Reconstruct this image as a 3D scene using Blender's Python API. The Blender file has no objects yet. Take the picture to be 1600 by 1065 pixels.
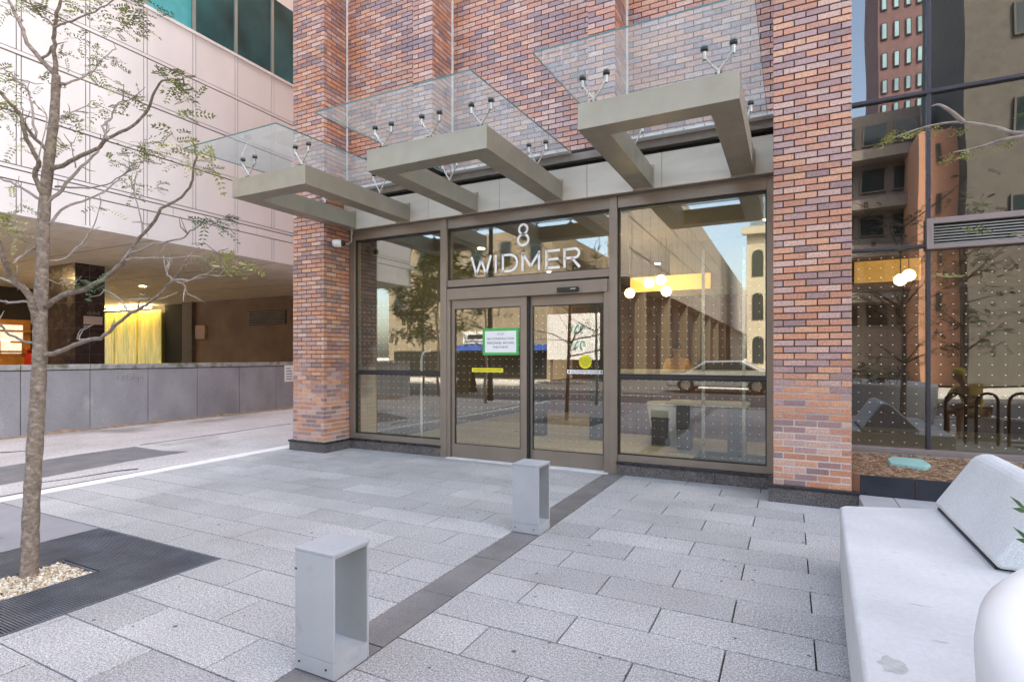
import bpy, bmesh, math, random
from mathutils import Vector, Matrix
R = random.Random(7)
sc = bpy.context.scene
COL = sc.collection

# ------------------------------------------------------------------ camera
H = 1.47
TH = math.atan(435/860.0)
FPX, HY = 860.0, 556.5
S_, C_ = math.sin(TH), math.cos(TH)
cam = bpy.data.cameras.new('camera'); cam.sensor_width = 36; cam.lens = FPX/1600*36
cam.shift_y = 24/1600; cam.clip_start = .05; cam.clip_end = 1500
co = bpy.data.objects.new('camera', cam); COL.objects.link(co)
co.location = (0, 0, H); co.rotation_euler = (math.pi/2, 0, TH)
sc.camera = co
# ------------------------------------------------------------------ world + sun
SUN_EL, SUN_AZ = math.radians(50), math.radians(42)     # azimuth from +Y towards +X (behind the building)
w = bpy.data.worlds.new('World'); sc.world = w; w.use_nodes = True
nt = w.node_tree; bg = nt.nodes['Background']
sky = nt.nodes.new('ShaderNodeTexSky'); sky.sky_type = 'NISHITA'; sky.sun_disc = False
sky.sun_elevation = SUN_EL; sky.sun_rotation = SUN_AZ; sky.air_density = 1.0; sky.dust_density = 4.0; sky.ozone_density = 1.0
nt.links.new(sky.outputs[0], bg.inputs[0]); bg.inputs[1].default_value = .15
sl = bpy.data.lights.new('sun', 'SUN'); sl.energy = 2.0; sl.angle = math.radians(.53); sl.color = (1, .95, .87)
so = bpy.data.objects.new('sun', sl); COL.objects.link(so)
sd = Vector((math.sin(SUN_AZ)*math.cos(SUN_EL), math.cos(SUN_AZ)*math.cos(SUN_EL), math.sin(SUN_EL)))
so.rotation_euler = (-sd).to_track_quat('-Z', 'Y').to_euler(); so.location = (10, 30, 40)
sc.view_settings.view_transform = 'Standard'; sc.view_settings.look = 'None'
sc.view_settings.exposure = 2.9; sc.view_settings.gamma = 1
sc.view_settings.use_white_balance = True; sc.view_settings.white_balance_temperature = 7600; sc.view_settings.white_balance_tint = 10

# ------------------------------------------------------------------ pixel helpers (photo pixel -> direction)
def ray(x, y):
    a = (x-800)/FPX; b = (HY-y)/FPX
    return Vector((-S_+a*C_, C_+a*S_, b))
def onY(x, y, Y):
    d = ray(x, y); t = Y/d.y; return d.x*t, H+d.z*t
def onX(x, y, X):
    d = ray(x, y); t = X/d.x; return d.y*t, H+d.z*t
def gnd(x, y, z=0):
    d = ray(x, y); t = (z-H)/d.z; return d.x*t, d.y*t
def atz(x, y, z):
    d = ray(x, y); return Vector((d.x*z, d.y*z, H+d.z*z))
def proj(X, Y, Z):
    z = -S_*X+C_*Y; u = C_*X+S_*Y
    if z < .05: return (-9999, -9999)
    return 800+FPX*u/z, HY-FPX*(Z-H)/z

# ------------------------------------------------------------------ materials
MATS = {}
def mat(name, col, rough=.6, metal=0, var=.12, scale=5, bump=0, bscale=80, spec=.5, speck=None, rnd=0, col2=None, c2scale=3, c2lo=.5, c2hi=.65, emit=None, estr=0, stretch=None):
    """procedural principled material: base colour, broad variation, optional fine speckle, optional stains, bump"""
    if name in MATS: return MATS[name]
    m = bpy.data.materials.new(name); m.use_nodes = True; MATS[name] = m
    n = m.node_tree.nodes; l = m.node_tree.links; b = n['Principled BSDF']
    b.inputs['Roughness'].default_value = rough; b.inputs['Metallic'].default_value = metal
    b.inputs['Specular IOR Level'].default_value = spec
    g = n.new('ShaderNodeNewGeometry'); pos = g.outputs['Position']
    if stretch:
        mp = n.new('ShaderNodeVectorMath'); mp.operation = 'MULTIPLY'; mp.inputs[1].default_value = stretch
        l.new(pos, mp.inputs[0]); pos = mp.outputs[0]
    def noise(s, det=3):
        t = n.new('ShaderNodeTexNoise'); t.inputs['Scale'].default_value = s; t.inputs['Detail'].default_value = det
        l.new(pos, t.inputs['Vector']); return t
    def mapr(src, a, b_, c, d):
        t = n.new('ShaderNodeMapRange'); t.inputs[1].default_value = a; t.inputs[2].default_value = b_
        t.inputs[3].default_value = c; t.inputs[4].default_value = d; l.new(src, t.inputs[0]); return t.outputs[0]
    def mul(fac):
        nonlocal cur
        v = n.new('ShaderNodeVectorMath'); v.operation = 'SCALE'
        l.new(cur, v.inputs[0]); l.new(fac, v.inputs['Scale']); cur = v.outputs[0]
    rgb = n.new('ShaderNodeRGB'); rgb.outputs[0].default_value = (*col, 1); cur = rgb.outputs[0]
    if col2:
        t = noise(c2scale, 5); f = mapr(t.outputs[0], c2lo, c2hi, 0, 1)
        mx = n.new('ShaderNodeMix'); mx.data_type = 'RGBA'; l.new(f, mx.inputs[0]); l.new(cur, mx.inputs[6])
        mx.inputs[7].default_value = (*col2, 1); cur = mx.outputs[2]
    if var: mul(mapr(noise(scale, 5).outputs[0], .3, .7, 1-var, 1+var))
    if speck:
        for (s, lo, hi) in speck: mul(mapr(noise(s, 2).outputs[0], .32, .68, lo, hi))
    if rnd:
        oi = n.new('ShaderNodeObjectInfo'); mul(mapr(oi.outputs['Random'], 0, 1, 1-rnd, 1+rnd))
    l.new(cur, b.inputs['Base Color'])
    if var:
        r = mapr(noise(scale*2.3, 4).outputs[0], .3, .7, max(.02, rough-.08), min(1, rough+.08)); l.new(r, b.inputs['Roughness'])
    if bump:
        bp = n.new('ShaderNodeBump'); bp.inputs['Strength'].default_value = bump; bp.inputs['Distance'].default_value = .01
        l.new(noise(bscale, 4).outputs[0], bp.inputs['Height']); l.new(bp.outputs[0], b.inputs['Normal'])
    if emit:
        b.inputs['Emission Color'].default_value = (*emit, 1); b.inputs['Emission Strength'].default_value = estr
    return m

def glassmat(name, tint=(.93, .97, .95), ior=1.9, wav=.0, wscale=1.0, base=.0, grey=None, dirt=0):
    m = bpy.data.materials.new(name); m.use_nodes = True; MATS[name] = m
    n = m.node_tree.nodes; l = m.node_tree.links; n.remove(n['Principled BSDF']); out = n['Material Output']
    tr = n.new('ShaderNodeBsdfTransparent'); tr.inputs[0].default_value = (*tint, 1)
    gl = n.new('ShaderNodeBsdfGlossy'); gl.inputs['Roughness'].default_value = .0
    gl.inputs['Color'].default_value = (.95, .97, .97, 1)
    lw = n.new('ShaderNodeLayerWeight'); lw.inputs[0].default_value = .5
    pw = n.new('ShaderNodeMath'); pw.operation = 'POWER'; pw.inputs[1].default_value = 5; l.new(lw.outputs['Facing'], pw.inputs[0])
    f0 = ((ior-1)/(ior+1))**2; base = max(base, f0); fr = pw
    mx = n.new('ShaderNodeMixShader')
    fac = fr.outputs[0]
    if base:
        mr = n.new('ShaderNodeMapRange'); mr.inputs[1].default_value = 0; mr.inputs[2].default_value = 1
        mr.inputs[3].default_value = base; mr.inputs[4].default_value = 1; l.new(fac, mr.inputs[0]); fac = mr.outputs[0]
    if wav:
        g = n.new('ShaderNodeNewGeometry'); t = n.new('ShaderNodeTexNoise'); t.inputs['Scale'].default_value = wscale; t.inputs['Detail'].default_value = 1
        l.new(g.outputs['Position'], t.inputs['Vector'])
        bp = n.new('ShaderNodeBump'); bp.inputs['Strength'].default_value = wav; bp.inputs['Distance'].default_value = .05
        l.new(t.outputs[0], bp.inputs['Height']); l.new(bp.outputs[0], gl.inputs['Normal'])
    l.new(fac, mx.inputs[0]); l.new(tr.outputs[0], mx.inputs[1]); l.new(gl.outputs[0], mx.inputs[2])
    last = mx.outputs[0]
    if dirt:
        df = n.new('ShaderNodeBsdfTranslucent'); df.inputs[0].default_value = (.82, .86, .84, 1)
        g = n.new('ShaderNodeNewGeometry'); t = n.new('ShaderNodeTexNoise'); t.inputs['Scale'].default_value = 90; t.inputs['Detail'].default_value = 6
        l.new(g.outputs['Position'], t.inputs['Vector'])
        mr = n.new('ShaderNodeMapRange'); mr.inputs[1].default_value = .42; mr.inputs[2].default_value = .7
        mr.inputs[3].default_value = dirt*.35; mr.inputs[4].default_value = dirt*2.2; l.new(t.outputs[0], mr.inputs[0])
        m2 = n.new('ShaderNodeMixShader'); l.new(mr.outputs[0], m2.inputs[0]); l.new(last, m2.inputs[1]); l.new(df.outputs[0], m2.inputs[2]); last = m2.outputs[0]
    l.new(last, out.inputs[0])
    return m

def brickmat(name, island):
    m = bpy.data.materials.new(name); m.use_nodes = True; MATS[name] = m
    n = m.node_tree.nodes; l = m.node_tree.links; b = n['Principled BSDF']
    g = n.new('ShaderNodeNewGeometry')
    if island: rv = g.outputs['Random Per Island']
    else: rv = n.new('ShaderNodeObjectInfo').outputs['Random']
    cr = n.new('ShaderNodeValToRGB'); cr.color_ramp.interpolation = 'CONSTANT'
    cols = [(.50, .205, .11), (.42, .175, .105), (.56, .27, .155), (.30, .165, .15), (.51, .225, .135), (.37, .215, .20), (.46, .20, .125), (.54, .32, .25), (.25, .14, .135), (.46, .275, .23)]
    e = cr.color_ramp.elements
    e[0].position = 0; e[0].color = (*cols[0], 1); e[1].position = .1; e[1].color = (*cols[1], 1)
    for i in range(2, len(cols)):
        x = e.new(i/len(cols)); x.color = (*cols[i], 1)
    l.new(rv, cr.inputs[0])
    def noise(s, d):
        t = n.new('ShaderNodeTexNoise'); t.inputs['Scale'].default_value = s; t.inputs['Detail'].default_value = d
        l.new(g.outputs['Position'], t.inputs['Vector']); return t
    mr = n.new('ShaderNodeMapRange'); mr.inputs[1].default_value = .3; mr.inputs[2].default_value = .7; mr.inputs[3].default_value = .72; mr.inputs[4].default_value = 1.3
    l.new(noise(55, 4).outputs[0], mr.inputs[0])
    v = n.new('ShaderNodeVectorMath'); v.operation = 'SCALE'; l.new(cr.outputs[0], v.inputs[0]); l.new(mr.outputs[0], v.inputs['Scale'])
    # pale salts on some bricks
    ml = n.new('ShaderNodeMapRange'); ml.inputs[1].default_value = .55; ml.inputs[2].default_value = .78; ml.inputs[3].default_value = 0; ml.inputs[4].default_value = .3
    l.new(noise(9, 6).outputs[0], ml.inputs[0])
    mx = n.new('ShaderNodeMix'); mx.data_type = 'RGBA'; l.new(ml.outputs[0], mx.inputs[0]); l.new(v.outputs[0], mx.inputs[6]); mx.inputs[7].default_value = (.48, .36, .33, 1)
    l.new(mx.outputs[2], b.inputs['Base Color'])
    b.inputs['Roughness'].default_value = .36; b.inputs['Specular IOR Level'].default_value = 1.0
    bp = n.new('ShaderNodeBump'); bp.inputs['Strength'].default_value = .3; bp.inputs['Distance'].default_value = .006
    l.new(noise(130, 4).outputs[0], bp.inputs['Height']); l.new(bp.outputs[0], b.inputs['Normal'])
    return m

brick_one = brickmat('brick_single', False)
brick_many = brickmat('brick_field', True)
mortar = mat('mortar', (.60, .55, .50), .9, var=.25, scale=6, bump=.3)
mortar_d = mat('dark_mortar', (.05, .04, .036), .9, var=.3, scale=6, bump=.3)
def graded_mortar():  # mortar pale near the base, turning dark higher up, with a noisy edge
    m = bpy.data.materials.new('graded_mortar'); m.use_nodes = True; n = m.node_tree.nodes; l = m.node_tree.links
    g = n.new('ShaderNodeNewGeometry'); sp = n.new('ShaderNodeSeparateXYZ'); l.new(g.outputs['Position'], sp.inputs[0])
    t = n.new('ShaderNodeTexNoise'); t.inputs['Scale'].default_value = 2.5; t.inputs['Detail'].default_value = 5; l.new(g.outputs['Position'], t.inputs['Vector'])
    a = n.new('ShaderNodeMath'); a.operation = 'MULTIPLY_ADD'; l.new(t.outputs[0], a.inputs[0]); a.inputs[1].default_value = 1.6; l.new(sp.outputs[2], a.inputs[2])
    mr = n.new('ShaderNodeMapRange'); mr.inputs[1].default_value = 1.5; mr.inputs[2].default_value = 2.3; l.new(a.outputs[0], mr.inputs[0])
    mx = n.new('ShaderNodeMix'); mx.data_type = 'RGBA'; l.new(mr.outputs[0], mx.inputs[0]); mx.inputs[6].default_value = (.62, .57, .52, 1); mx.inputs[7].default_value = (.06, .048, .042, 1)
    l.new(mx.outputs[2], n['Principled BSDF'].inputs['Base Color']); n['Principled BSDF'].inputs['Roughness'].default_value = .9
    return m
mortar = graded_mortar()
slab_m = mat('granite_slab', (.385, .38, .372), .72, var=.12, scale=1.3, speck=[(75, .72, 1.28), (170, .45, 1.55), (420, .68, 1.3)], rnd=.11, bump=.5, bscale=170, col2=(.30, .28, .27), c2scale=1.1, c2lo=.60, c2hi=.80)
slab_f = slab_m
strip_m = mat('dark_granite', (.165, .155, .15), .6, var=.16, scale=3, speck=[(180, .6, 1.4), (450, .7, 1.3)], rnd=.12, bump=.2, bscale=200)
plinth_m = mat('plinth_granite', (.085, .075, .072), .4, var=.2, scale=8, speck=[(55, .55, 1.6), (140, .35, 1.9), (330, .5, 1.6)], bump=.1, bscale=200)
cap_m = mat('black_stone', (.02, .02, .024), .3, var=.2)
joint_m = mat('joint_sand', (.045, .042, .04), .95, var=.3, scale=14)
asphalt_lane = mat('lane_asphalt', (.45, .425, .415), .92, var=.16, scale=.9, speck=[(120, .5, 1.5), (330, .7, 1.3)], bump=.5, bscale=150, col2=(.22, .205, .2), c2scale=.7, c2lo=.56, c2hi=.74)
asphalt_patch = mat('patch_asphalt', (.155, .15, .152), .9, var=.18, scale=3, speck=[(150, .65, 1.35)], bump=.4, bscale=150)
asphalt_road = mat('road_asphalt', (.075, .075, .078), .9, var=.25, scale=.6, speck=[(150, .7, 1.3)])
kerb_m = mat('kerb_concrete', (.66, .65, .63), .8, var=.1, scale=4, speck=[(200, .85, 1.15)])
smooth_conc = mat('smooth_paving', (.27, .262, .27), .85, var=.14, scale=2, speck=[(170, .8, 1.2)], bump=.15)
side_conc = mat('sidewalk_concrete', (.48, .46, .43), .85, var=.15, scale=1)
bronze = mat('bronze_aluminium', (.25, .205, .165), .42, .45, var=.06, scale=3, speck=[(300, .93, 1.07)])
bronze_beam = mat('canopy_bronze', (.33, .295, .23), .45, .4, var=.07, scale=4, speck=[(350, .93, 1.07)])
fascia_m = mat('fascia_metal', (.52, .46, .385), .5, .25, var=.10, scale=2.2, stretch=(.6, 1, 2.5))
channel_m = mat('channel_metal', (.20, .17, .145), .5, .3)
dark_gap = mat('dark_gap', (.008, .008, .008), .9, var=0)
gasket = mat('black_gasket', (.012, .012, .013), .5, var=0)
steel = mat('stainless', (.52, .49, .45), .3, .85, var=.1)
dark_steel = mat('dark_fitting', (.05, .05, .045), .4, .5, var=.1)
bollard_m = mat('grey_powdercoat', (.40, .415, .43), .42, .1, var=.07, scale=3, speck=[(260, .96, 1.04)], col2=(.31, .315, .32), c2scale=7, c2lo=.62, c2hi=.8)
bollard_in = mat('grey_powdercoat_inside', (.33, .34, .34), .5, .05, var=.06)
white_panel = mat('white_cladding', (.77, .745, .725), .55, var=.05, scale=1.2, rnd=.025, stretch=(1, 1, .35))
panel_joint = mat('cladding_joint', (.10, .08, .068), .8, var=.1)
soffit_m = mat('soffit', (.80, .72, .62), .8, var=.1, scale=1.4, bump=.15, bscale=30, stretch=(1, 3, 1))
wallconc = mat('wall_concrete', (.275, .27, .285), .85, var=.16, scale=2, speck=[(60, .88, 1.12)], bump=.5, bscale=25, col2=(.45, .43, .43), c2scale=1.6, c2lo=.62, c2hi=.8, rnd=.04, stretch=(1, 1, .6))
wallcap = mat('wall_cap_concrete', (.31, .31, .30), .85, var=.2, scale=6, col2=(.12, .13, .075), c2scale=5, c2lo=.5, c2hi=.68, bump=.3)
rust = mat('rust_stain', (.24, .175, .125), .9, var=.3, scale=9)
bark = mat('bark', (.20, .155, .12), .9, var=.3, scale=40, bump=.8, bscale=90, col2=(.33, .27, .22), c2scale=26, c2lo=.45, c2hi=.7, stretch=(1, 1, 1.3))
twig_m = mat('twig_bark', (.27, .225, .195), .85, var=.25, scale=25)
leaf_m = mat('leaf_green', (.16, .19, .045), .55, var=.4, scale=20)
leaf_y = mat('leaf_pale', (.30, .30, .085), .55, var=.35, scale=20)
leaf_d = mat('leaf_deep', (.05, .12, .035), .5, var=.3, scale=20)
gravel_m = mat('gravel', (.55, .47, .36), .85, var=.35, scale=60, rnd=.2)
grate_m = mat('cast_iron_grate', (.115, .125, .145), .45, .3, var=.25, scale=4, speck=[(90, .8, 1.25)])
pit_m = mat('pit_dark', (.02, .018, .015), .9, var=.2)
bench_m = mat('white_concrete', (.56, .57, .57), .62, var=.09, scale=2.5, speck=[(40, .96, 1.04), (220, .92, 1.07)], bump=.22, bscale=40, col2=(.55, .55, .545), c2scale=2.6, c2lo=.6, c2hi=.8)
bench_back_m = mat('stippled_concrete', (.62, .635, .63), .8, var=.05, scale=3, speck=[(160, .84, 1.14)], bump=.5, bscale=130)
pot_m = mat('white_pot', (.66, .67, .67), .45, var=.03, scale=2)
soil = mat('soil', (.06, .045, .03), .95, var=.4, scale=20)
mulch_m = mat('mulch', (.20, .115, .06), .9, var=.4, scale=25, bump=.6, bscale=40)
blackwall = mat('planter_black', (.022, .024, .032), .35, var=.3, scale=5)
ledge_m = mat('ledge_concrete', (.34, .34, .34), .8, var=.15, scale=3)
teal_m = mat('teal_plastic', (.20, .36, .32), .5, var=.12)
white_paint = mat('white_paint', (.80, .80, .80), .4, var=.02)
white_vinyl = mat('white_vinyl', (.93, .93, .93), .5, var=0)
paper = mat('paper', (.82, .82, .82), .7, var=.02)
ink = mat('ink', (.02, .02, .02), .6, var=0)
green_tape = mat('green_tape', (.04, .42, .09), .5, var=.12, scale=30)
yellow_vinyl = mat('yellow_vinyl', (.80, .72, .02), .5, var=0)
cam_white = mat('camera_white', (.78, .78, .76), .35, var=0)
black_plastic = mat('black_plastic', (.012, .012, .014), .3, var=0)
lobby_floor = mat('lobby_floor', (.70, .61, .46), .35, var=.12, scale=1.5)
lobby_mat = mat('entrance_mat', (.07, .085, .09), .9, var=.2)
wood_wall = mat('wood_wall', (.15, .06, .03), .5, var=.3, scale=3, stretch=(6, 6, .5))
lobby_wall = mat('lobby_wall', (.14, .12, .09), .8, var=.1)
lobby_dark = mat('lobby_dark', (.05, .04, .032), .6, var=.2)
ceil_m = mat('lobby_ceiling', (.16, .15, .13), .8, var=.06)
cove = mat('cove_light', (1, .55, .18), .5, var=0, emit=(1, .5, .14), estr=.10)
globe_m = mat('lit_globe', (1, .85, .6), .4, var=0, emit=(1, .78, .45), estr=4)
down_m = mat('lit_downlight', (1, .85, .6), .4, var=0, emit=(1, .76, .42), estr=18)
lobby_fill = mat('lobby_fill_glow', (1, .85, .6), .4, var=0, emit=(1, .80, .52), estr=60)  # glow of the added fill discs in the lobby ceiling
stool_m = mat('dark_wood', (.045, .026, .016), .5, var=.2)
table_m = mat('pale_top', (.68, .66, .60), .35, var=.04)
darkclad = mat('dark_tile', (.045, .03, .028), .25, var=.3, scale=1.5)
brownwall = mat('brown_wall', (.19, .12, .085), .75, var=.2, scale=1)
yellowscreen = mat('yellow_glass', (.42, .34, .045), .3, var=.55, scale=2.2, stretch=(3, 3, .25), col2=(.16, .22, .05), c2scale=1.3, c2lo=.48, c2hi=.6, emit=(.75, .58, .06), estr=.04)
winglass = mat('teal_window', (.02, .10, .105), .06, var=.5, scale=.8, spec=.6)
winframe = mat('window_frame_grey', (.30, .33, .29), .45, .3, var=.05)
lobby_glass = glassmat('lobby_glass', (.90, .935, .91), 1.5, base=.135, wav=.010, wscale=.8)
curtain_glass = glassmat('curtain_glass', (.62, .66, .64), 1.6, base=.13, wav=.10, wscale=.6)
spandrel_glass = glassmat('spandrel_glass', (.10, .11, .12), 1.7, base=.20, wav=.20, wscale=.5)
canopy_glass = glassmat('canopy_glass', (.915, .965, .955), 1.5, base=.03, dirt=.10)
edge_glass = mat('glass_edge', (.06, .16, .155), .2, var=.1)
purple_frame = mat('dark_mullion', (.045, .042, .055), .35, .3, var=.1)
louvre_m = mat('louvre_bronze', (.24, .195, .185), .45, .35, var=.05)
louvre_slat = mat('louvre_slat', (.62, .60, .56), .45, .2, var=.05)

# ------------------------------------------------------------------ mesh helpers
def bx(bm, x0, x1, y0, y1, z0, z1):
    v = [bm.verts.new(p) for p in ((x0,y0,z0),(x1,y0,z0),(x1,y1,z0),(x0,y1,z0),(x0,y0,z1),(x1,y0,z1),(x1,y1,z1),(x0,y1,z1))]
    for f in ((0,3,2,1),(4,5,6,7),(0,1,5,4),(1,2,6,5),(2,3,7,6),(3,0,4,7)): bm.faces.new([v[i] for i in f])
def slabv(bm, x0, x1, y0, y1, z0, z1, c=.004):
    """box with a chamfered top"""
    v = [bm.verts.new(p) for p in ((x0,y0,z0),(x1,y0,z0),(x1,y1,z0),(x0,y1,z0),(x0,y0,z1-c),(x1,y0,z1-c),(x1,y1,z1-c),(x0,y1,z1-c),(x0+c,y0+c,z1),(x1-c,y0+c,z1),(x1-c,y1-c,z1),(x0+c,y1-c,z1))]
    for f in ((0,1,5,4),(1,2,6,5),(2,3,7,6),(3,0,4,7),(4,5,9,8),(5,6,10,9),(6,7,11,10),(7,4,8,11),(8,9,10,11)): bm.faces.new([v[i] for i in f])
def prism(bm, pts, axis, a, b):
    """closed 2D outline extruded along an axis; pts are the two other coordinates in xyz order"""
    def mk(p, t): return {'z': (p[0], p[1], t), 'y': (p[0], t, p[1]), 'x': (t, p[0], p[1])}[axis]
    A = [bm.verts.new(mk(p, a)) for p in pts]; B = [bm.verts.new(mk(p, b)) for p in pts]
    bm.faces.new(A[::-1]); bm.faces.new(B); k = len(pts)
    for i in range(k): bm.faces.new((A[i], A[(i+1) % k], B[(i+1) % k], B[i]))
def tube(bm, pts, rad, seg=8, cap=True):
    pts = [Vector(p) for p in pts]
    if not hasattr(rad, '__len__'): rad = [rad]*len(pts)
    rings = []; up = None
    for i, p in enumerate(pts):
        d = (pts[min(i+1, len(pts)-1)]-pts[max(i-1, 0)]).normalized()
        if up is None: up = d.orthogonal().normalized()
        up = (up-d*up.dot(d)); up = up.normalized() if up.length > 1e-5 else d.orthogonal().normalized()
        s = d.cross(up)
        rings.append([bm.verts.new(p+(up*math.cos(2*math.pi*k/seg)+s*math.sin(2*math.pi*k/seg))*rad[i]) for k in range(seg)])
    for a, b in zip(rings, rings[1:]):
        for k in range(seg): bm.faces.new((a[k], a[(k+1) % seg], b[(k+1) % seg], b[k]))
    if cap: bm.faces.new(rings[0][::-1]); bm.faces.new(rings[-1])
def lathe(bm, prof, cx, cy, seg=32, close=True):
    rings = [[bm.verts.new((cx+r*math.cos(2*math.pi*k/seg), cy+r*math.sin(2*math.pi*k/seg), z)) for k in range(seg)] for r, z in prof]
    for a, b in zip(rings, rings[1:]):
        for k in range(seg): bm.faces.new((a[k], a[(k+1) % seg], b[(k+1) % seg], b[k]))
    if close: bm.faces.new(rings[0][::-1]); bm.faces.new(rings[-1])
def ball(bm, c, r, sx=1, sy=1, sz=1, u=12, v=8):
    M = Matrix.Translation(c) @ Matrix.Diagonal((r*sx, r*sy, r*sz, 1))
    bmesh.ops.create_uvsphere(bm, u_segments=u, v_segments=v, radius=1, matrix=M)
def ob(name, bm, m, parent=None, smooth=False, bevel=0, bseg=2):
    me = bpy.data.meshes.new(name)
    bmesh.ops.recalc_face_normals(bm, faces=bm.faces[:]); bm.to_mesh(me); bm.free()
    if m: me.materials.append(m)
    if smooth:
        for p in me.polygons: p.use_smooth = True
    return link(name, me, parent, bevel, bseg)
def link(name, me, parent=None, bevel=0, bseg=2):
    o = bpy.data.objects.new(name, me); COL.objects.link(o)
    if parent:
        o.parent = parent
        if parent.type == 'EMPTY': o.matrix_parent_inverse = Matrix.Translation(-parent.location)
    if bevel:
        b = o.modifiers.new('bevel', 'BEVEL'); b.width = bevel; b.segments = bseg; b.limit_method = 'ANGLE'; b.angle_limit = .6
    return o
def tag(o, label=None, cat=None, group=None, kind=None):
    if label: o['label'] = label
    if cat: o['category'] = cat
    if group: o['group'] = group
    if kind: o['kind'] = kind
    return o
def thing(name, label, cat, loc=(0, 0, 0), group=None):
    o = bpy.data.objects.new(name, None); COL.objects.link(o); o.location = loc; o.empty_display_size = .1
    return tag(o, label, cat, group)
def box(name, m, parent, *d, bevel=0, kind=None):
    bm = bmesh.new(); bx(bm, *d); o = ob(name, bm, m, parent, bevel=bevel)
    if kind: o['kind'] = kind
    return o
def pydata(name, boxes, m, parent, kind=None):
    """many boxes in one mesh"""
    V = []; F = []
    for (x0, x1, y0, y1, z0, z1) in boxes:
        i = len(V)
        V += [(x0,y0,z0),(x1,y0,z0),(x1,y1,z0),(x0,y1,z0),(x0,y0,z1),(x1,y0,z1),(x1,y1,z1),(x0,y1,z1)]
        F += [(i,i+3,i+2,i+1),(i+4,i+5,i+6,i+7),(i,i+1,i+5,i+4),(i+1,i+2,i+6,i+5),(i+2,i+3,i+7,i+6),(i+3,i,i+4,i+7)]
    me = bpy.data.meshes.new(name); me.from_pydata(V, [], F); me.materials.append(m)
    o = link(name, me, parent)
    if kind: o['kind'] = kind
    return o
def strokes(bm, lines, w, Y, t=.003, flip=False):
    """flat lettering: polylines of (x,z) with square ends, raised by t in front of plane Y"""
    for L in lines:
        L = [Vector(p) for p in L]; closed = (L[0]-L[-1]).length < 1e-6 and len(L) > 3
        lft, rgt = [], []
        for i, p in enumerate(L):
            a = L[i-1] if i else (L[-2] if closed else None); b = L[i+1] if i < len(L)-1 else (L[1] if closed else None)
            d1 = (p-a).normalized() if a is not None else (b-p).normalized(); d2 = (b-p).normalized() if b is not None else d1
            nn = (Vector((-d1.y, d1.x))+Vector((-d2.y, d2.x)))
            nn = nn.normalized() if nn.length > .2 else Vector((-d1.y, d1.x))
            k = min(1.6, 1/max(.45, nn.dot(Vector((-d1.y, d1.x)))))
            lft.append(p+nn*w/2*k); rgt.append(p-nn*w/2*k)
        A = [bm.verts.new((p.x, Y-t, p.y)) for p in lft]; B = [bm.verts.new((p.x, Y-t, p.y)) for p in rgt]
        for i in range(len(L)-1): bm.faces.new((A[i], A[i+1], B[i+1], B[i]))
def text(name, s, size, X, Y, Z, m, parent, face='-Y', align='CENTER', mirror=False):
    cu = bpy.data.curves.new(name, 'FONT'); cu.body = s; cu.size = size; cu.align_x = align; cu.align_y = 'CENTER'; cu.extrude = .0004
    t = bpy.data.objects.new(name, cu); COL.objects.link(t)
    dg = bpy.context.evaluated_depsgraph_get(); me = bpy.data.meshes.new_from_object(t.evaluated_get(dg))
    bpy.data.objects.remove(t)
    rot = {'-Y': Matrix.Rotation(math.pi/2, 4, 'X'), '+X': Matrix.Rotation(math.pi/2, 4, 'Z') @ Matrix.Rotation(math.pi/2, 4, 'X'),
           '+Y': Matrix.Rotation(math.pi, 4, 'Z') @ Matrix.Rotation(math.pi/2, 4, 'X')}[face]
    me.transform(Matrix.Translation((X, Y, Z)) @ rot)
    me.materials.clear(); me.materials.append(m); me.name = name
    return link(name, me, parent)

# ================================================================== SETTING
def struct(name, m, *d):
    o = box(name, m, None, *d); o['kind'] = 'structure'; return o
struct('ground', side_conc, -400, 400, -400, 400, -.5, -.09)
struct('road', asphalt_lane, -12.62, -7.45, -3.2, 60, -.3, -.012)
struct('cross_road', asphalt_road, -70, 70, -11.5, -3.2, -.3, -.03)
struct('far_road', asphalt_road, -12.62, -4.2, -130, -11.5, -.3, -.03)
struct('far_pavement', side_conc, -4.0, 70, -16.5, -11.6, -.3, .06)
struct('far_kerb', kerb_m, -4.2, 70, -11.62, -11.45, -.3, .075)
struct('corner_pavement', side_conc, -70, -12.65, -16.5, -11.6, -.3, .06)
# white kerb line running along the plaza (slightly skewed as in the photo)
bm = bmesh.new(); prism(bm, [(-7.44, 6.6), (-7.22, 6.6), (-6.98, -3.2), (-7.20, -3.2)], 'z', -.2, .004); tag(ob('kerb', bm, kerb_m, bevel=.006), kind='structure')
bm = bmesh.new(); prism(bm, [(-7.452, 6.6), (-7.44, 6.6), (-7.20, -3.2), (-7.46, -3.2)], 'z', -.2, -.006); tag(ob('kerb_joint', bm, joint_m), kind='structure')
# darker asphalt repair in the lane
bm = bmesh.new(); prism(bm, [gnd(295, 704), gnd(255, 703), gnd(210, 696.5), gnd(120, 709), gnd(0, 728), (-11.2, 2.6), (-9.5, 2.2), gnd(0, 756), gnd(100, 738), gnd(200, 719)], 'z', -.2, -.008)
tag(ob('asphalt_patch', bm, asphalt_patch), kind='structure')
bm = bmesh.new()
for seg in ([gnd(220, 694), gnd(290, 684), gnd(350, 676), gnd(410, 667), gnd(455, 661)], [gnd(60, 753), gnd(120, 745), gnd(180, 735), gnd(215, 731)], [gnd(0, 706), gnd(60, 702)]):
    tube(bm, [(x+R.uniform(-.02, .02), y, -.012) for x, y in seg], [.006+.008*R.random() for _ in seg], 5)
tag(ob('road_crack', bm, joint_m), kind='structure')
bm = bmesh.new(); bx(bm, -7.0, 30, -3.2, -3.05, -.2, .03); tag(ob('plaza_kerb', bm, kerb_m), kind='structure')
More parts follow.
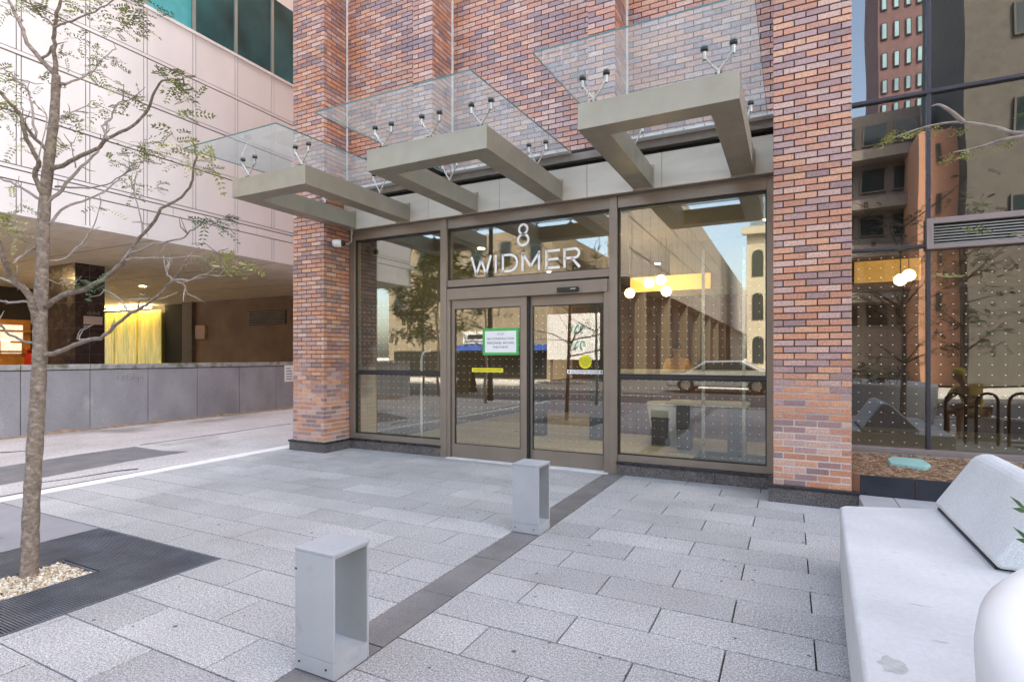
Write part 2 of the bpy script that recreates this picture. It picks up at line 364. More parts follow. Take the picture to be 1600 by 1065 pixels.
# ---- plaza paving: bed plus one slab object each
plaza = box('pavement', joint_m, None, -7.3, 30, -3.05, 6.75, -.25, -.022); plaza['kind'] = 'structure'
PX, PY, J = .785, .3225, .0085
GX0, GX1, GY0, GY1 = -5.296, -3.70, 1.0, 2.617
slab_cache = {}
def slab(x0, x1, y0, y1, m=slab_m, name='paving_slab'):
    key = (round(x1-x0, 3), round(y1-y0, 3), m.name)
    if key not in slab_cache:
        bm = bmesh.new(); slabv(bm, J/2, key[0]-J/2, J/2, key[1]-J/2, -.05, 0, .0018)
        me = bpy.data.meshes.new(name); bm.to_mesh(me); bm.free(); me.materials.append(m); slab_cache[key] = me
    o = link(name, slab_cache[key], plaza); o.location = (x0, y0, R.uniform(-.0012, .0012)); return o
far_slabs = []; nslab = 0
def place_slab(x0, x1, y0, y1):
    global nslab
    if x1-x0 < .03 or y1-y0 < .03: return
    vis = False
    for (x, y) in ((x0, y0), (x1, y0), (x0, y1), (x1, y1), ((x0+x1)/2, (y0+y1)/2)):
        u, v = proj(x, y, 0)
        if -5 < u < 1605 and 500 < v < 1070: vis = True
    if vis: slab(x0, x1, y0, y1); nslab += 1
    else: far_slabs.append((x0+J/2, x1-J/2, y0+J/2, y1-J/2, -.05, 0))
for r in range(-18, 13):
    y0 = 2.625+r*PY; y1 = y0+PY
    if y0 < -3.05: continue
    y1 = min(y1, 6.74)
    off = (r % 2)
    # right field, -1.84 .. .12, anchor joint -.287 in row r=0
    xs = [-1.84]; x = (-.290 if off == 0 else -.675)-PX*4
    while x < 4:
        if x > -1.79: xs.append(x)
        x += PX
    for a, b in zip(xs, xs[1:]): place_slab(a, b, y0, y1)
    # left field
    xs = []; x = (-2.465 if off == 1 else -2.857)
    while x > -7.3: xs.insert(0, x); x -= PX
    left = -7.02-.0245*(y0+3.2)
    xs = [left]+[x for x in xs if x > left+.04]+[-2.085]
    for a, b in zip(xs, xs[1:]):
        if y0 < GY1-.05:
            if b < GX1+.02 : continue
            a2 = max(a, GX1)
            place_slab(a2, b, y0, y1)
        else: place_slab(a, b, y0, y1)
pydata('paving_slabs_beyond', far_slabs, slab_f, plaza, 'stuff')
y = -3.05
while y < 6.70:
    e = min(y+.655, 6.72); slab(-2.085, -1.84, y, e, strip_m, 'border_slab'); y = e
V = []; F = []
for k in range(150):
    x = R.uniform(-6.6, 1.0); y = R.uniform(1.2, 6.0); r_ = R.uniform(.005, .016)
    if -5.4 < x < -3.6 and y < 2.7 or -2.2 < x < -1.75: continue
    i = len(V); n_ = 7; V += [(x+r_*R.uniform(.6, 1.2)*math.cos(6.283*q/n_), y+r_*R.uniform(.6, 1.2)*math.sin(6.283*q/n_), .0022) for q in range(n_)]; F.append(tuple(range(i, i+n_)))
me = bpy.data.meshes.new('gum_spots'); me.from_pydata(V, [], F); me.materials.append(mat('gum', (.10, .10, .10), .8, var=.2)); link('gum_spots', me, plaza)['kind'] = 'stuff'
# smooth slab beside the grate
slabs_l = [(-7.0, GX0, 1.0, GY1), (-7.0, GX0, -.7, 1.0), (-7.0, GX1, -3.0, -.7), (GX0, GX1, -.7, 1.0)]
for a, b, c, d in slabs_l:
    bm = bmesh.new(); k = .0245
    prism(bm, [(a-.0245*(c+3.2) if a == -7.0 else a, c+.003), (b-.003, c+.003), (b-.003, d-.003), (a-.0245*(d+3.2) if a == -7.0 else a, d-.003)], 'z', -.05, 0)
    ob('smooth_paving_slab', bm, smooth_conc, plaza)

# ---- tree grate
gr = thing('tree_grate', 'dark ribbed iron tree grate set into the pavement around the young tree', 'tree grate', ((GX0+GX1)/2, (GY0+GY1)/2, 0))
hx0, hx1, hy0, hy1 = -4.67, -4.24, 1.42, 2.067
bs = []; y = GY0+.012
while y < GY1-.012:
    if hy0-.02 < y < hy1+.02: bs += [(GX0+.02, hx0-.012, y, y+.0095, -.03, -.001), (hx1+.012, GX1-.02, y, y+.0095, -.03, -.001)]
    else: bs.append((GX0+.02, GX1-.02, y, y+.0095, -.03, -.001))
    y += .0165
pydata('slats', bs, grate_m, gr, 'stuff')
bs = [(GX0+.002, GX0+.02, GY0, GY1, -.04, .001), (GX1-.02, GX1-.002, GY0, GY1, -.04, .001), (GX0+.02, GX1-.02, GY0, GY0+.012, -.04, .001), (GX0+.02, GX1-.02, GY1-.012, GY1, -.04, .001),
      (hx0-.012, hx0, hy0-.012, hy1+.012, -.04, .002), (hx1, hx1+.012, hy0-.012, hy1+.012, -.04, .002), (hx0, hx1, hy0-.012, hy0, -.04, .002), (hx0, hx1, hy1, hy1+.012, -.04, .002)]
for k in range(7):
    x = GX0+.25+k*.19
    if x+.02 < hx0-.02 or x > hx1+.02: bs.append((x, x+.012, GY0+.012, GY1-.012, -.04, -.006))
pydata('frame', bs, grate_m, gr)
box('pit_floor', pit_m, gr, GX0+.01, GX1-.01, GY0+.01, GY1-.01, -.08, -.045)
gv = []; V = []; F = []
for k in range(2600):
    x = R.uniform(hx0+.006, hx1-.006); y = R.uniform(hy0+.006, hy1-.006); s = R.uniform(.006, .0125)
    M = Matrix.Translation((x, y, -.018+R.uniform(-.006, .014))) @ Matrix.Rotation(R.uniform(0, 6), 4, (R.random(), R.random(), R.random()+.1)) @ Matrix.Diagonal((s*1.5, s, s*.7, 1))
    i = len(V)
    V += [tuple(M @ Vector(p)) for p in ((1,0,0),(-1,0,0),(0,1,0),(0,-1,0),(0,0,1),(0,0,-1))]
    F += [(i+a, i+b, i+c) for a, b, c in ((0,2,4),(2,1,4),(1,3,4),(3,0,4),(2,0,5),(1,2,5),(3,1,5),(0,3,5))]
me = bpy.data.meshes.new('gravel'); me.from_pydata(V, [], F)
gm = bpy.data.materials.new('gravel_stones'); gm.use_nodes = True; n = gm.node_tree.nodes
g = n.new('ShaderNodeNewGeometry'); cr = n.new('ShaderNodeValToRGB'); e = cr.color_ramp.elements
e[0].color = (.62, .55, .42, 1); e[1].color = (.30, .20, .12, 1); x = e.new(.4); x.color = (.78, .73, .62, 1); x = e.new(.7); x.color = (.5, .38, .24, 1)
gm.node_tree.links.new(g.outputs['Random Per Island'], cr.inputs[0]); gm.node_tree.links.new(cr.outputs[0], n['Principled BSDF'].inputs['Base Color'])
me.materials.append(gm); o = link('gravel', me); tag(o, 'beige pebble gravel around the young tree trunk inside the grate', 'gravel', kind='stuff')
o.location = (0, 0, 0)
box('gravel_bed', gravel_m, gr, hx0, hx1, hy0, hy1, -.07, -.026)

# ================================================================== BRICK BUILDING
bb = thing('brick_building', 'red and purple brick building with pilasters around the glazed entrance', 'building', (-3, 6.7, 0))
YP, YW, YG = 6.2, 6.68, 6.80
CP, BL = .0667, .203
singles = []; many = []
def brick_front(x0, x1, z0, z1, Y, proud=.0, single=None, cornerR=False, cornerL=False, depth=.06, phase=0):
    nco = int((z1-z0)/CP)
    for k in range(nco):
        z = z0+k*CP; kk = k+phase
        x = x0+(.095 if kk % 2 == 0 else .195)-BL*1
        cuts = [x0]
        while x < x1-.03:
            if x > x0+.03: cuts.append(x)
            x += BL
        cuts.append(x1+.01)
        for a, b in zip(cuts, cuts[1:]):
            d = (a+ (0 if a == x0 else 0), b-.0115, Y-R.uniform(0, .003), Y+depth, z, z+CP-.0125)
            (singles if single and z < single else many).append(d)
def brick_side(X, y0, y1, z0, z1, depth=.06, phase=1, sgn=1):
    nco = int((z1-z0)/CP)
    for k in range(nco):
        z = z0+k*CP; y = y0+(.095 if (k+phase) % 2 == 0 else .195)-BL
        cuts = [y0]
        while y < y1-.03:
            if y > y0+.03: cuts.append(y)
            y += BL
        cuts.append(y1+.01)
        for a, b in zip(cuts, cuts[1:]):
            r = R.uniform(0, .0025)
            many.append((X-depth, X+r, a, b-.010, z, z+CP-.0125) if sgn > 0 else (X-r, X+depth, a, b-.01, z, z+CP-.0125))
ZT = 7.8; Z0 = .175
PLX0, PLX1, PRX0, PRX1 = -7.01, -6.35, -.155, .527
brick_front(PRX0, PRX1, Z0, ZT, YP, single=5.15)
brick_front(PLX0, PLX1, Z0, ZT, YP-.0)
brick_side(PLX1, YP+.062, 6.74, Z0, ZT)
brick_side(PLX0, YP+.062, 7.4, Z0, ZT, sgn=-1)
brick_side(PRX0, YP+.062, 6.9, Z0, ZT, sgn=-1)
brick_side(PRX1, YP+.062, 6.9, Z0, ZT)
ZW = 4.12
brick_front(PLX1, -4.675, ZW, ZT, YW, phase=1)
brick_front(-4.675, -4.35, ZW, ZT, YP)
brick_side(-4.35, YP+.062, YW, ZW, ZT)
brick_side(-4.675, YP+.062, YW, ZW, ZT, sgn=-1)
brick_front(-4.35, -2.13, ZW, ZT, YW, phase=1)
brick_front(-2.13, -1.805, ZW, ZT, YP)
brick_side(-1.805, YP+.062, YW, ZW, ZT)
brick_side(-2.13, YP+.062, YW, ZW, ZT, sgn=-1)
brick_front(-1.805, PRX0, ZW, ZT, YW, phase=1)
RC = .005
for (n_, a, b, y0, y1, z0) in (('pier', PLX0, PLX1, YP, 7.4, .16), ('pier', PRX0, PRX1, YP, 6.9, .16), ('pilaster', -4.675, -4.35, YP, 6.75, ZW-.03), ('pilaster', -2.13, -1.805, YP, 6.75, ZW-.03)):
    if n_ == 'pier':
        box(n_, mortar, bb, a+RC, b-RC, y0+RC, y1, z0, 3.4); box('upper_pier', mortar_d, bb, a+RC, b-RC, y0+RC, y1, 3.4, ZT)
    else: box(n_, mortar_d, bb, a+RC, b-RC, y0+RC, y1, z0, ZT)
for a, b in ((PLX1-.02, -4.66), (-4.36, -2.12), (-1.815, PRX0+.02)):
    box('wall', mortar_d, bb, a, b, YW+RC, 7.0, ZW-.03, ZT)
cache = {}
wallpier = [o for o in bb.children if o.name.startswith('pier')][1]
singles.sort(key=lambda d: d[4])
for i, d in enumerate(singles):
    if i >= 296: many.append(d); continue
    wd = round(d[1]-d[0], 3)
    if wd not in cache:
        bm = bmesh.new(); bx(bm, 0, wd, 0, .06, 0, CP-.0125)
        bmesh.ops.bevel(bm, geom=[e_ for e_ in bm.edges if all(v.co.y < .001 for v in e_.verts)], offset=.0025, segments=1, affect='EDGES')
        me = bpy.data.meshes.new('brick'); bm.to_mesh(me); bm.free(); me.materials.append(brick_one); cache[wd] = me
    o = link('brick', cache[wd], wallpier); o.location = (d[0], d[2], d[4])
pydata('brickwork', many, brick_many, bb, 'stuff')
# pale sealant joints in the inner corners
for x in (PLX1+.014, -4.35+.014, -1.805+.014): box('sealant_joint', kerb_m, bb, x-.012, x+.014, YW-.012, YW+.02, ZW, ZT)
# tower mass above and behind (shades the plaza)
bulk = mat('upper_brick', (.33, .14, .09), .8, var=.15, scale=2, rnd=0)
box('upper_storeys', bulk, bb, -7.0, .53, YW+.02, 40, ZT, 26)
for a, b in ((PLX0, PLX1), (-4.675, -4.35), (-2.13, -1.805), (PRX0, PRX1)): box('upper_pilaster', bulk, bb, a, b, YP, YW+.02, ZT+.002, 26)
box('side_wall', bulk, bb, -6.99, -6.45, 7.4, 40, 0, ZT)
box('floor_slab', lobby_dark, bb, -6.4, .5, 7.0, 15, 3.75, 4.6)
# plinths
def plinth(x0, x1, y0, y1, h):
    bm = bmesh.new(); n_ = max(1, round((x1-x0)/.55)); st = (x1-x0)/n_
    for k in range(n_): bx(bm, x0+k*st+.001, x0+(k+1)*st-.001, y0, y1, 0, h-.028)
    p = ob('plinth', bm, plinth_m, bb, bevel=.003)
    box('plinth_cap', cap_m, bb, x0-.012, x1+.012, y0-.014, y1, h-.028, h, bevel=.003)
plinth(PLX0-.05, PLX1+.045, YP-.035, 7.4, .16)
plinth(PRX0-.045, PRX1+.05, YP-.035, 6.9, .175)
plinth(-6.30, -4.575, 6.725, 6.95, .16)
plinth(-1.925, -.205, 6.70, 6.95, .16)

# ================================================================== ENTRANCE GLAZING
fr = thing('entrance_glazing', 'bronze framed glass entrance screen with side windows and transom between brick piers', 'glazing', (-3.2, 6.8, 0))
FY0, FY1 = 6.735, 6.88
def fbar(name, x0, x1, z0, z1, y0=FY0, y1=FY1, m=bronze): return box(name, m, fr, x0, x1, y0, y1, z0, z1, bevel=.003)
ML = [(-6.345, -6.235), (-4.575, -4.465), (-2.03, -1.93), (-.235, -.158)]
fbar('mullion', *ML[0], .16, 3.48); fbar('mullion', *ML[1], 0, 3.48, 6.715); fbar('mullion', *ML[2], 0, 3.48, 6.715); fbar('mullion', *ML[3], .16, 3.48)
for (a, b) in ((ML[0][1], ML[1][0]), (ML[1][1], ML[2][0]), (ML[2][1], ML[3][0])): fbar('head_rail', a, b, 3.325, 3.47)
for (a, b) in ((ML[0][1], ML[1][0]), (ML[2][1], ML[3][0])):
    fbar('sill_rail', a, b, .162, .245)
    box('mid_rail', purple_frame, fr, a, b, 6.775, 6.85, 1.205, 1.237, bevel=.003)
fbar('transom_rail', ML[1][1], ML[2][0], 2.475, 2.575)
fbar('door_header', ML[1][1]+.02, ML[2][0]-.02, 2.285, 2.445, 6.70)
box('shadow_gap', gasket, fr, ML[1][1], ML[2][0], 6.76, 6.86, 2.445, 2.475)
for (a, b) in ((ML[1][1], -4.41), (-2.10, ML[2][0])): fbar('door_jamb', a, b, 0, 2.445, 6.725)
box('threshold', kerb_m, fr, -4.46, -2.04, 6.655, 6.98, -.03, .010)
# black glazing gaskets
def gask(x0, x1, z0, z1):
    t = .014
    pydata('gasket', [(x0, x0+t, 6.765, 6.80, z0, z1), (x1-t, x1, 6.765, 6.80, z0, z1), (x0+t, x1-t, 6.765, 6.80, z0, z0+t), (x0+t, x1-t, 6.765, 6.80, z1-t*1.8, z1)], gasket, fr)
PANES = [(ML[0][1], ML[1][0], .245, 1.205), (ML[0][1], ML[1][0], 1.237, 3.325), (ML[1][1], ML[2][0], 2.575, 3.325), (ML[2][1], ML[3][0], .245, 1.205), (ML[2][1], ML[3][0], 1.237, 3.325)]
dotv = mat('frit_dot', (.85, .85, .8), .6, var=0)
def dots(name, x0, x1, z0, z1, Y, parent, px=.098, pz=.098, s=.0066):
    V = []; F = []; nx = int((x1-x0-.06)/px); k = 0
    for i in range(nx+1):
        z = z0+.05
        while z < z1-.02:
            x = x0+.05+i*px; j = len(V)
            V += [(x-s*1.25, Y, z), (x, Y, z-s*.6), (x+s*1.25, Y, z), (x, Y, z+s*.55)]; F.append((j, j+1, j+2, j+3)); z += pz
    me = bpy.data.meshes.new(name); me.from_pydata(V, [], F); me.materials.append(dotv); o = link(name, me, parent); o['kind'] = 'stuff'; return o
for (a, b, c, d) in PANES:
    gask(a, b, c, d); p = box('pane', lobby_glass, fr, a, b, 6.802, 6.812, c, d)
    if c != 2.575: dots('bird_dots', a, b, c, min(d, 2.35), 6.7985, p)
# door leaves
def leaf(x0, x1, y0, side, label):
    lf = box('door_frame', bronze, fr, x0, x0+.055, y0, y0+.05, .012, 2.285, bevel=.003)
    lf['label'] = label
    box('stile', bronze, lf, x1-.095, x1, y0, y0+.05, .012, 2.285, bevel=.003)
    box('top_rail', bronze, lf, x0+.055, x1-.095, y0, y0+.05, 2.155, 2.285, bevel=.003)
    box('bottom_rail', bronze, lf, x0+.055, x1-.095, y0, y0+.05, .012, .205, bevel=.003)
    box('door_pane', lobby_glass, lf, x0+.055, x1-.095, y0+.02, y0+.03, .205, 2.155)
    dots('bird_dots', x0+.055, x1-.095, .205, 2.13, y0+.0165, lf)
    pydata('gasket', [(x0+.055, x0+.065, y0+.004, y0+.018, .205, 2.155), (x1-.105, x1-.095, y0+.004, y0+.018, .205, 2.155), (x0+.065, x1-.105, y0+.004, y0+.018, .205, .215), (x0+.065, x1-.105, y0+.004, y0+.018, 2.145, 2.155)], gasket, lf)
    return lf
leafL = leaf(-4.405, -3.195, 6.755, 0, 'left sliding door leaf with taped notice')
leafR = leaf(-3.19, -2.04, 6.812, 1, 'right sliding door leaf with round yellow caution sticker')
box('leaf_edge', gasket, fr, -3.195, -3.165, 6.77, 6.815, .012, 2.285)
# sensor
x0, z0 = onY(871, 457, 6.69); x1, z1 = onY(904, 446, 6.69)
sn = box('door_sensor', black_plastic, None, x0, x1, 6.655, 6.70, z0, z0+.062, bevel=.008); tag(sn, 'slim black motion sensor mounted on the bronze header above the sliding doors', 'sensor')
box('sensor_window', steel, sn, x1-.10, x1-.03, 6.6535, 6.656, z0+.03, z0+.042)
# lettering
sg = thing('address_lettering', 'white lettering 8 WIDMER on the glass transom above the doors', 'lettering', (-3.2, 6.79, 2.63))
YL = 6.7985
def LX(px): return onY(px, 400, YL)[0]
zb, zt, SW = 2.635, 2.895, .033; zm = (zb+zt)/2
def arc(cx, cz, rx, rz, a0, a1, n=18): return [(cx+rx*math.cos(math.radians(a0+(a1-a0)*i/n)), cz+rz*math.sin(math.radians(a0+(a1-a0)*i/n))) for i in range(n+1)]
def letter(nm, lines):
    bm = bmesh.new(); strokes(bm, lines, SW, YL, .002); ob(nm, bm, white_vinyl, sg)
a, b = LX(735.3)+SW/2, LX(768.8)-SW/2; q = (b-a)/4
letter('letter_w', [[(a, zt), (a+q, zb)], [(a+q, zb), (a+2*q, zt-.05)], [(a+2*q, zt-.05), (a+3*q, zb)], [(a+3*q, zb), (b, zt)]])
c = (LX(773)+LX(776.6))/2; letter('letter_i', [[(c, zb), (c, zt)]])
a, b = LX(784.2)+SW/2, LX(809.6)-SW/2; h2 = (zt-zb)/2-SW/2
letter('letter_d', [[(a, zb), (a, zt)], [(a, zt-SW/2), (a+.09, zt-SW/2)]+arc(b-h2*1.05, zm, h2*1.05, h2, 90, -90)[0:]+[(a+.09, zb+SW/2), (a, zb+SW/2)]])
a, b = LX(815)+SW/2, LX(844)-SW/2
letter('letter_m', [[(a, zb), (a, zt)], [(b, zb), (b, zt)], [(a, zt-.02), ((a+b)/2, zb+.06)], [((a+b)/2, zb+.06), (b, zt-.02)]])
a, b = LX(852.2)+SW/2, LX(874.8)
letter('letter_e', [[(a, zb), (a, zt)], [(a, zb+SW/2), (b, zb+SW/2)], [(a, zm), (b-.02, zm)], [(a, zt-SW/2), (b, zt-SW/2)]])
a, b = LX(880.3)+SW/2, LX(906.6)-SW/2; r2 = (zt-zm+.02)/2-SW/2; cz = zt-SW/2-r2
letter('letter_r', [[(a, zb), (a, zt)], [(a, zt-SW/2), (b-r2, zt-SW/2)]+arc(b-r2, cz, r2, r2, 88, -88)+[(b-r2, cz-r2), (a, cz-r2)], [(a+.10, cz-r2), (b+.01, zb)]])
c = (LX(806.9)+LX(828.3))/2
letter('numeral_8', [arc(c, 3.21, .062, .065, 0, 360, 28), arc(c, 3.065, .078, .075, 0, 360, 28)])
# notice with green tape
def sheet(name, m, parent, x0, x1, z0, z1, Y, t=.0015): return box(name, m, parent, x0, x1, Y-t, Y, z0, z1)
YN = 6.7715
x0, zt_ = onY(754.5, 513, YN); x1, zb_ = onY(810.5, 554.5, YN)
nz = thing('taped_notice', 'white paper notice with green tape border on the left sliding door', 'notice', ((x0+x1)/2, YN, zb_))
w_ = .036
sheet('paper', paper, nz, x0+.015, x1-.015, zb_+.015, zt_-.015, YN)
for d in ((x0, x1, zt_-w_-.004, zt_), (x0, x1+.008, zb_, zb_+w_)): sheet('tape', green_tape, nz, *d, YN-.0018)
for d in ((x0, x0+w_, zb_+.01, zt_-.01), (x1-w_, x1, zb_+.008, zt_-.012)): sheet('tape', green_tape, nz, *d, YN-.0036)
cx = (x0+x1)/2; hh = zt_-zb_
text('notice_heading', 'STOP', .046, cx, YN-.0022, zt_-hh*.235, mat('grey_ink', (.35, .35, .35), .6, var=0), nz)
for k, s in enumerate(('NO CONSTRUCTION', 'PERSONNEL BEYOND', 'THIS POINT!')): text('notice_line', s, .044, cx, YN-.0022, zt_-hh*(.40+.155*k), ink, nz)
x0, zt_ = onY(737.5, 574.5, YN); x1, zb_ = onY(786, 580.5, YN)
ys = sheet('emergency_label', yellow_vinyl, None, x0, x1, zt_-.058, zt_, YN); tag(ys, 'thin yellow emergency strip label with black print on the left sliding door', 'label')
text('print', 'IN EMERGENCY PUSH TO OPEN', .031, (x0+x1)/2, YN-.0022, zt_-.029, ink, ys)
YR = 6.8285
cx, cz = onY(914.5, 565, YR); rr = .088
bm = bmesh.new(); prism(bm, [(cx+rr*math.cos(i*math.pi/16), cz+rr*math.sin(i*math.pi/16)) for i in range(32)], 'y', YR-.0015, YR)
cs = ob('caution_sticker', bm, yellow_vinyl); tag(cs, 'round yellow caution sticker on the right sliding door', 'sticker')
for z in (.022, -.03): sheet('line', ink, cs, cx-rr*.9, cx+rr*.9, cz+z-.002, cz+z+.002, YR-.0016, .001)
text('print', 'AUTOMATIC', .026, cx, YR-.0022, cz+.042, ink, cs); text('print', 'CAUTION', .038, cx, YR-.0022, cz-.004, ink, cs); text('print', 'DOOR', .026, cx, YR-.0022, cz-.05, ink, cs)
x0, zt_ = onY(886, 577.5, YR); x1, _ = onY(942, 577.5, YR)
ad = sheet('automatic_door_label', paper, None, x0, -2.137, zt_-.05, zt_, YR); tag(ad, 'white strip label reading automatic door on the right sliding door', 'label')
text('print', 'AUTOMATIC DOOR', .042, (x0-2.137)/2, YR-.0022, zt_-.026, ink, ad)
for x in (x0+.03, -2.137-.03): sheet('print', ink, ad, x-.009, x+.009, zt_-.038, zt_-.012, YR-.0016, .001)

# white bent grab post just inside the left window
x, _ = onY(658.5, 600, 6.95)
bm = bmesh.new(); tube(bm, [(x, 6.95, .02), (x, 6.95, 1.40), (x+.008, 6.95, 1.47), (x+.03, 6.95, 1.52), (x+.07, 6.95, 1.545), (x+.16, 6.95, 1.548)], .017, 10)
lobby_light = mat('lit_tube', (.9, .88, .92), .4, var=0, emit=(.95, .9, 1), estr=.9)
tag(ob('white_hoop_post', bm, white_paint, smooth=True), 'slender white bent tube post standing behind the left window', 'post')

# ================================================================== FASCIA + CANOPIES
fa = thing('entrance_fascia', 'beige metal fascia panels with bronze channel above the glazing', 'fascia', (-3.2, 6.7, 3.47))
FX = [-6.55, -5.66, -4.72, -3.54, -2.29, -1.36, -.16]
for a, b in zip(FX, FX[1:]): box('panel', fascia_m, fa, a+.002 if a > -6.5 else a, b-.002, 6.62, 6.76, 3.472, 3.885, bevel=.003)
box('recess', dark_gap, fa, -6.55, -.16, 6.70, 6.76, 3.885, 3.955)
box('channel', channel_m, fa, -6.55, -.16, 6.60, 6.80, 3.955, 4.05, bevel=.003)
box('soffit_strip', channel_m, fa, -6.34, -.16, 6.64, 6.74, 3.465, 3.4715)
def glassZ(y): return 3.976+.0393*(y-4.136)
def spider(parent, x, y, ztop, half=.112, dy=-.02):
    bm = bmesh.new(); zg = glassZ(y)
    bx(bm, x-.028, x-.012, y-.03, y+.03, ztop-.004, ztop+.05); bx(bm, x+.012, x+.028, y-.03, y+.03, ztop-.004, ztop+.05); bx(bm, x-.04, x+.04, y-.045, y+.045, ztop-.003, ztop+.008)
    s = ob('spider_fitting', bm, dark_steel, parent)
    bm = bmesh.new(); tube(bm, [(x-.04, y, ztop+.035), (x+.04, y, ztop+.035)], .009, 8)
    zk = ztop+.075
    tube(bm, [(x, y, ztop+.03), (x, y, zk)], .013, 8)
    for sgn in (-1, 1):
        tube(bm, [(x, y, zk), (x+sgn*half*.55, y, zk+(zg-.07-zk)*.5), (x+sgn*half, y, zg-.062)], [.013, .0085, .012], 8)
        tube(bm, [(x+sgn*half, y, zg-.095), (x+sgn*half, y, zg-.03)], .0155, 10)
        tube(bm, [(x+sgn*half, y, zg-.03), (x+sgn*half, y, zg+.002)], .009, 8)
    ob('arm', bm, steel, s, smooth=False)
    for sgn in (-1, 1):
        bm = bmesh.new(); xx = x+sgn*half
        lathe(bm, [(.012, zg-.03), (.030, zg-.018), (.032, zg-.007)], xx, y, 14); lathe(bm, [(.030, zg+.007), (.026, zg+.018), (.01, zg+.021)], xx, y, 14)
        ob('clamp_disc', bm, dark_steel, s)
CAN = [(-6.34, -5.06, -6.52, -4.94, [-6.17, -5.23], 'canopy over the left window, nearest the white building', 0),
       (-4.125, -2.625, -4.37, -2.50, [-3.99, -3.36, -2.75], 'widest canopy, over the address lettering', 1),
       (-1.695, -.355, -1.90, -.222, [-1.575, -.52], 'canopy over the right window beside the plain brick pier', 2)]
for (x0, x1, g0, g1, sp, lb, idx) in CAN:
    YF, YB, ZB, ZTp, LW = 4.645, 6.60, 3.485, 3.715, .235
    c_ = thing('entrance_canopy', 'bronze and glass '+lb, 'canopy', ((x0+x1)/2, 6.6, 3.485), 'glass canopies above the entrance')
    bm = bmesh.new(); prism(bm, [(x0, YF), (x1, YF), (x1, YB), (x1-LW, YB), (x1-LW, YF+.225), (x0+LW, YF+.225), (x0+LW, YB), (x0, YB)], 'z', ZB, ZTp)
    ob('frame', bm, bronze_beam, c_, bevel=.004)
    for a, b in ((x0, x0+LW), (x1-LW, x1)): box('end_plate', bronze_beam, c_, a-.006, b+.012, YB-.004, 6.626, ZB-.012, ZTp+.035, bevel=.003)
    for x in sp: spider(c_, x, YF+.11, ZTp)
    for x in (x0+LW/2, x1-LW/2): spider(c_, x, 6.10, ZTp)
    bm = bmesh.new(); yf, yb = 4.136, 6.53
    v = [bm.verts.new((x, y, glassZ(y)+dz)) for dz in (-.006, .006) for x, y in ((g0, yf), (g1, yf), (g1, yb), (g0, yb))]
    bm.faces.new((v[0], v[3], v[2], v[1])); bm.faces.new((v[4], v[5], v[6], v[7]))
    gl = ob('glass_sheet', bm, canopy_glass, c_)
    bm = bmesh.new(); t = .0066
    for (a, b, c, d) in ((g0, g1, yf-.003, yf), (g0-.003, g0, yf, yb), (g1, g1+.003, yf, yb)):
        vs = [bm.verts.new((x, y, glassZ(y)+dz)) for dz in (-t, t) for x, y in ((a, c), (b, c), (b, d), (a, d))]
        for f in ((0,3,2,1),(4,5,6,7),(0,1,5,4),(1,2,6,5),(2,3,7,6),(3,0,4,7)): bm.faces.new([vs[i] for i in f])
    ob('glass_edge', bm, edge_glass, gl)
    box('wall_angle', kerb_m, c_, g0+.03, g1-.005 if idx < 2 else -.16, 6.50, 6.66, 4.052, 4.085, bevel=.002)
    bm = bmesh.new()
    x = g0+.12
    while x < g1-.05: ball(bm, (x, 6.498, 4.068), .008, u=8, v=6); x += .23
    ob('bolt', bm, dark_steel, c_)['kind'] = 'stuff'

# ================================================================== SECURITY CAMERA
sx, sz = -6.26, 3.10
cx_ = -6.235; cy_, cz_ = onX(530, 380, cx_)
se = thing('security_camera', 'small white dome security camera on a bent arm by the left brick pier', 'security camera', (cx_, cy_, cz_))
bm = bmesh.new(); tube(bm, [(cx_-.085, cy_-.05, cz_-.004), (cx_-.06, cy_-.035, cz_-.002), (cx_-.01, cy_-.005, cz_), (cx_+.03, cy_+.02, cz_+.002)], [.045, .060, .060, .05], 16)
ob('housing', bm, cam_white, se, smooth=True)
bm = bmesh.new(); ball(bm, (cx_+.045, cy_+.025, cz_), .047, u=14, v=10); ob('lens_dome', bm, black_plastic, se, smooth=True)
bm = bmesh.new(); tube(bm, [(cx_+.03, cy_+.06, cz_+.01), (cx_+.055, cy_+.13, cz_+.005), (cx_+.06, cy_+.2, cz_+.06), (cx_+.06, cy_+.21, cz_+.16), (cx_+.06, cy_+.21, 3.475)], .013, 8)
ob('bracket_arm', bm, steel, se)

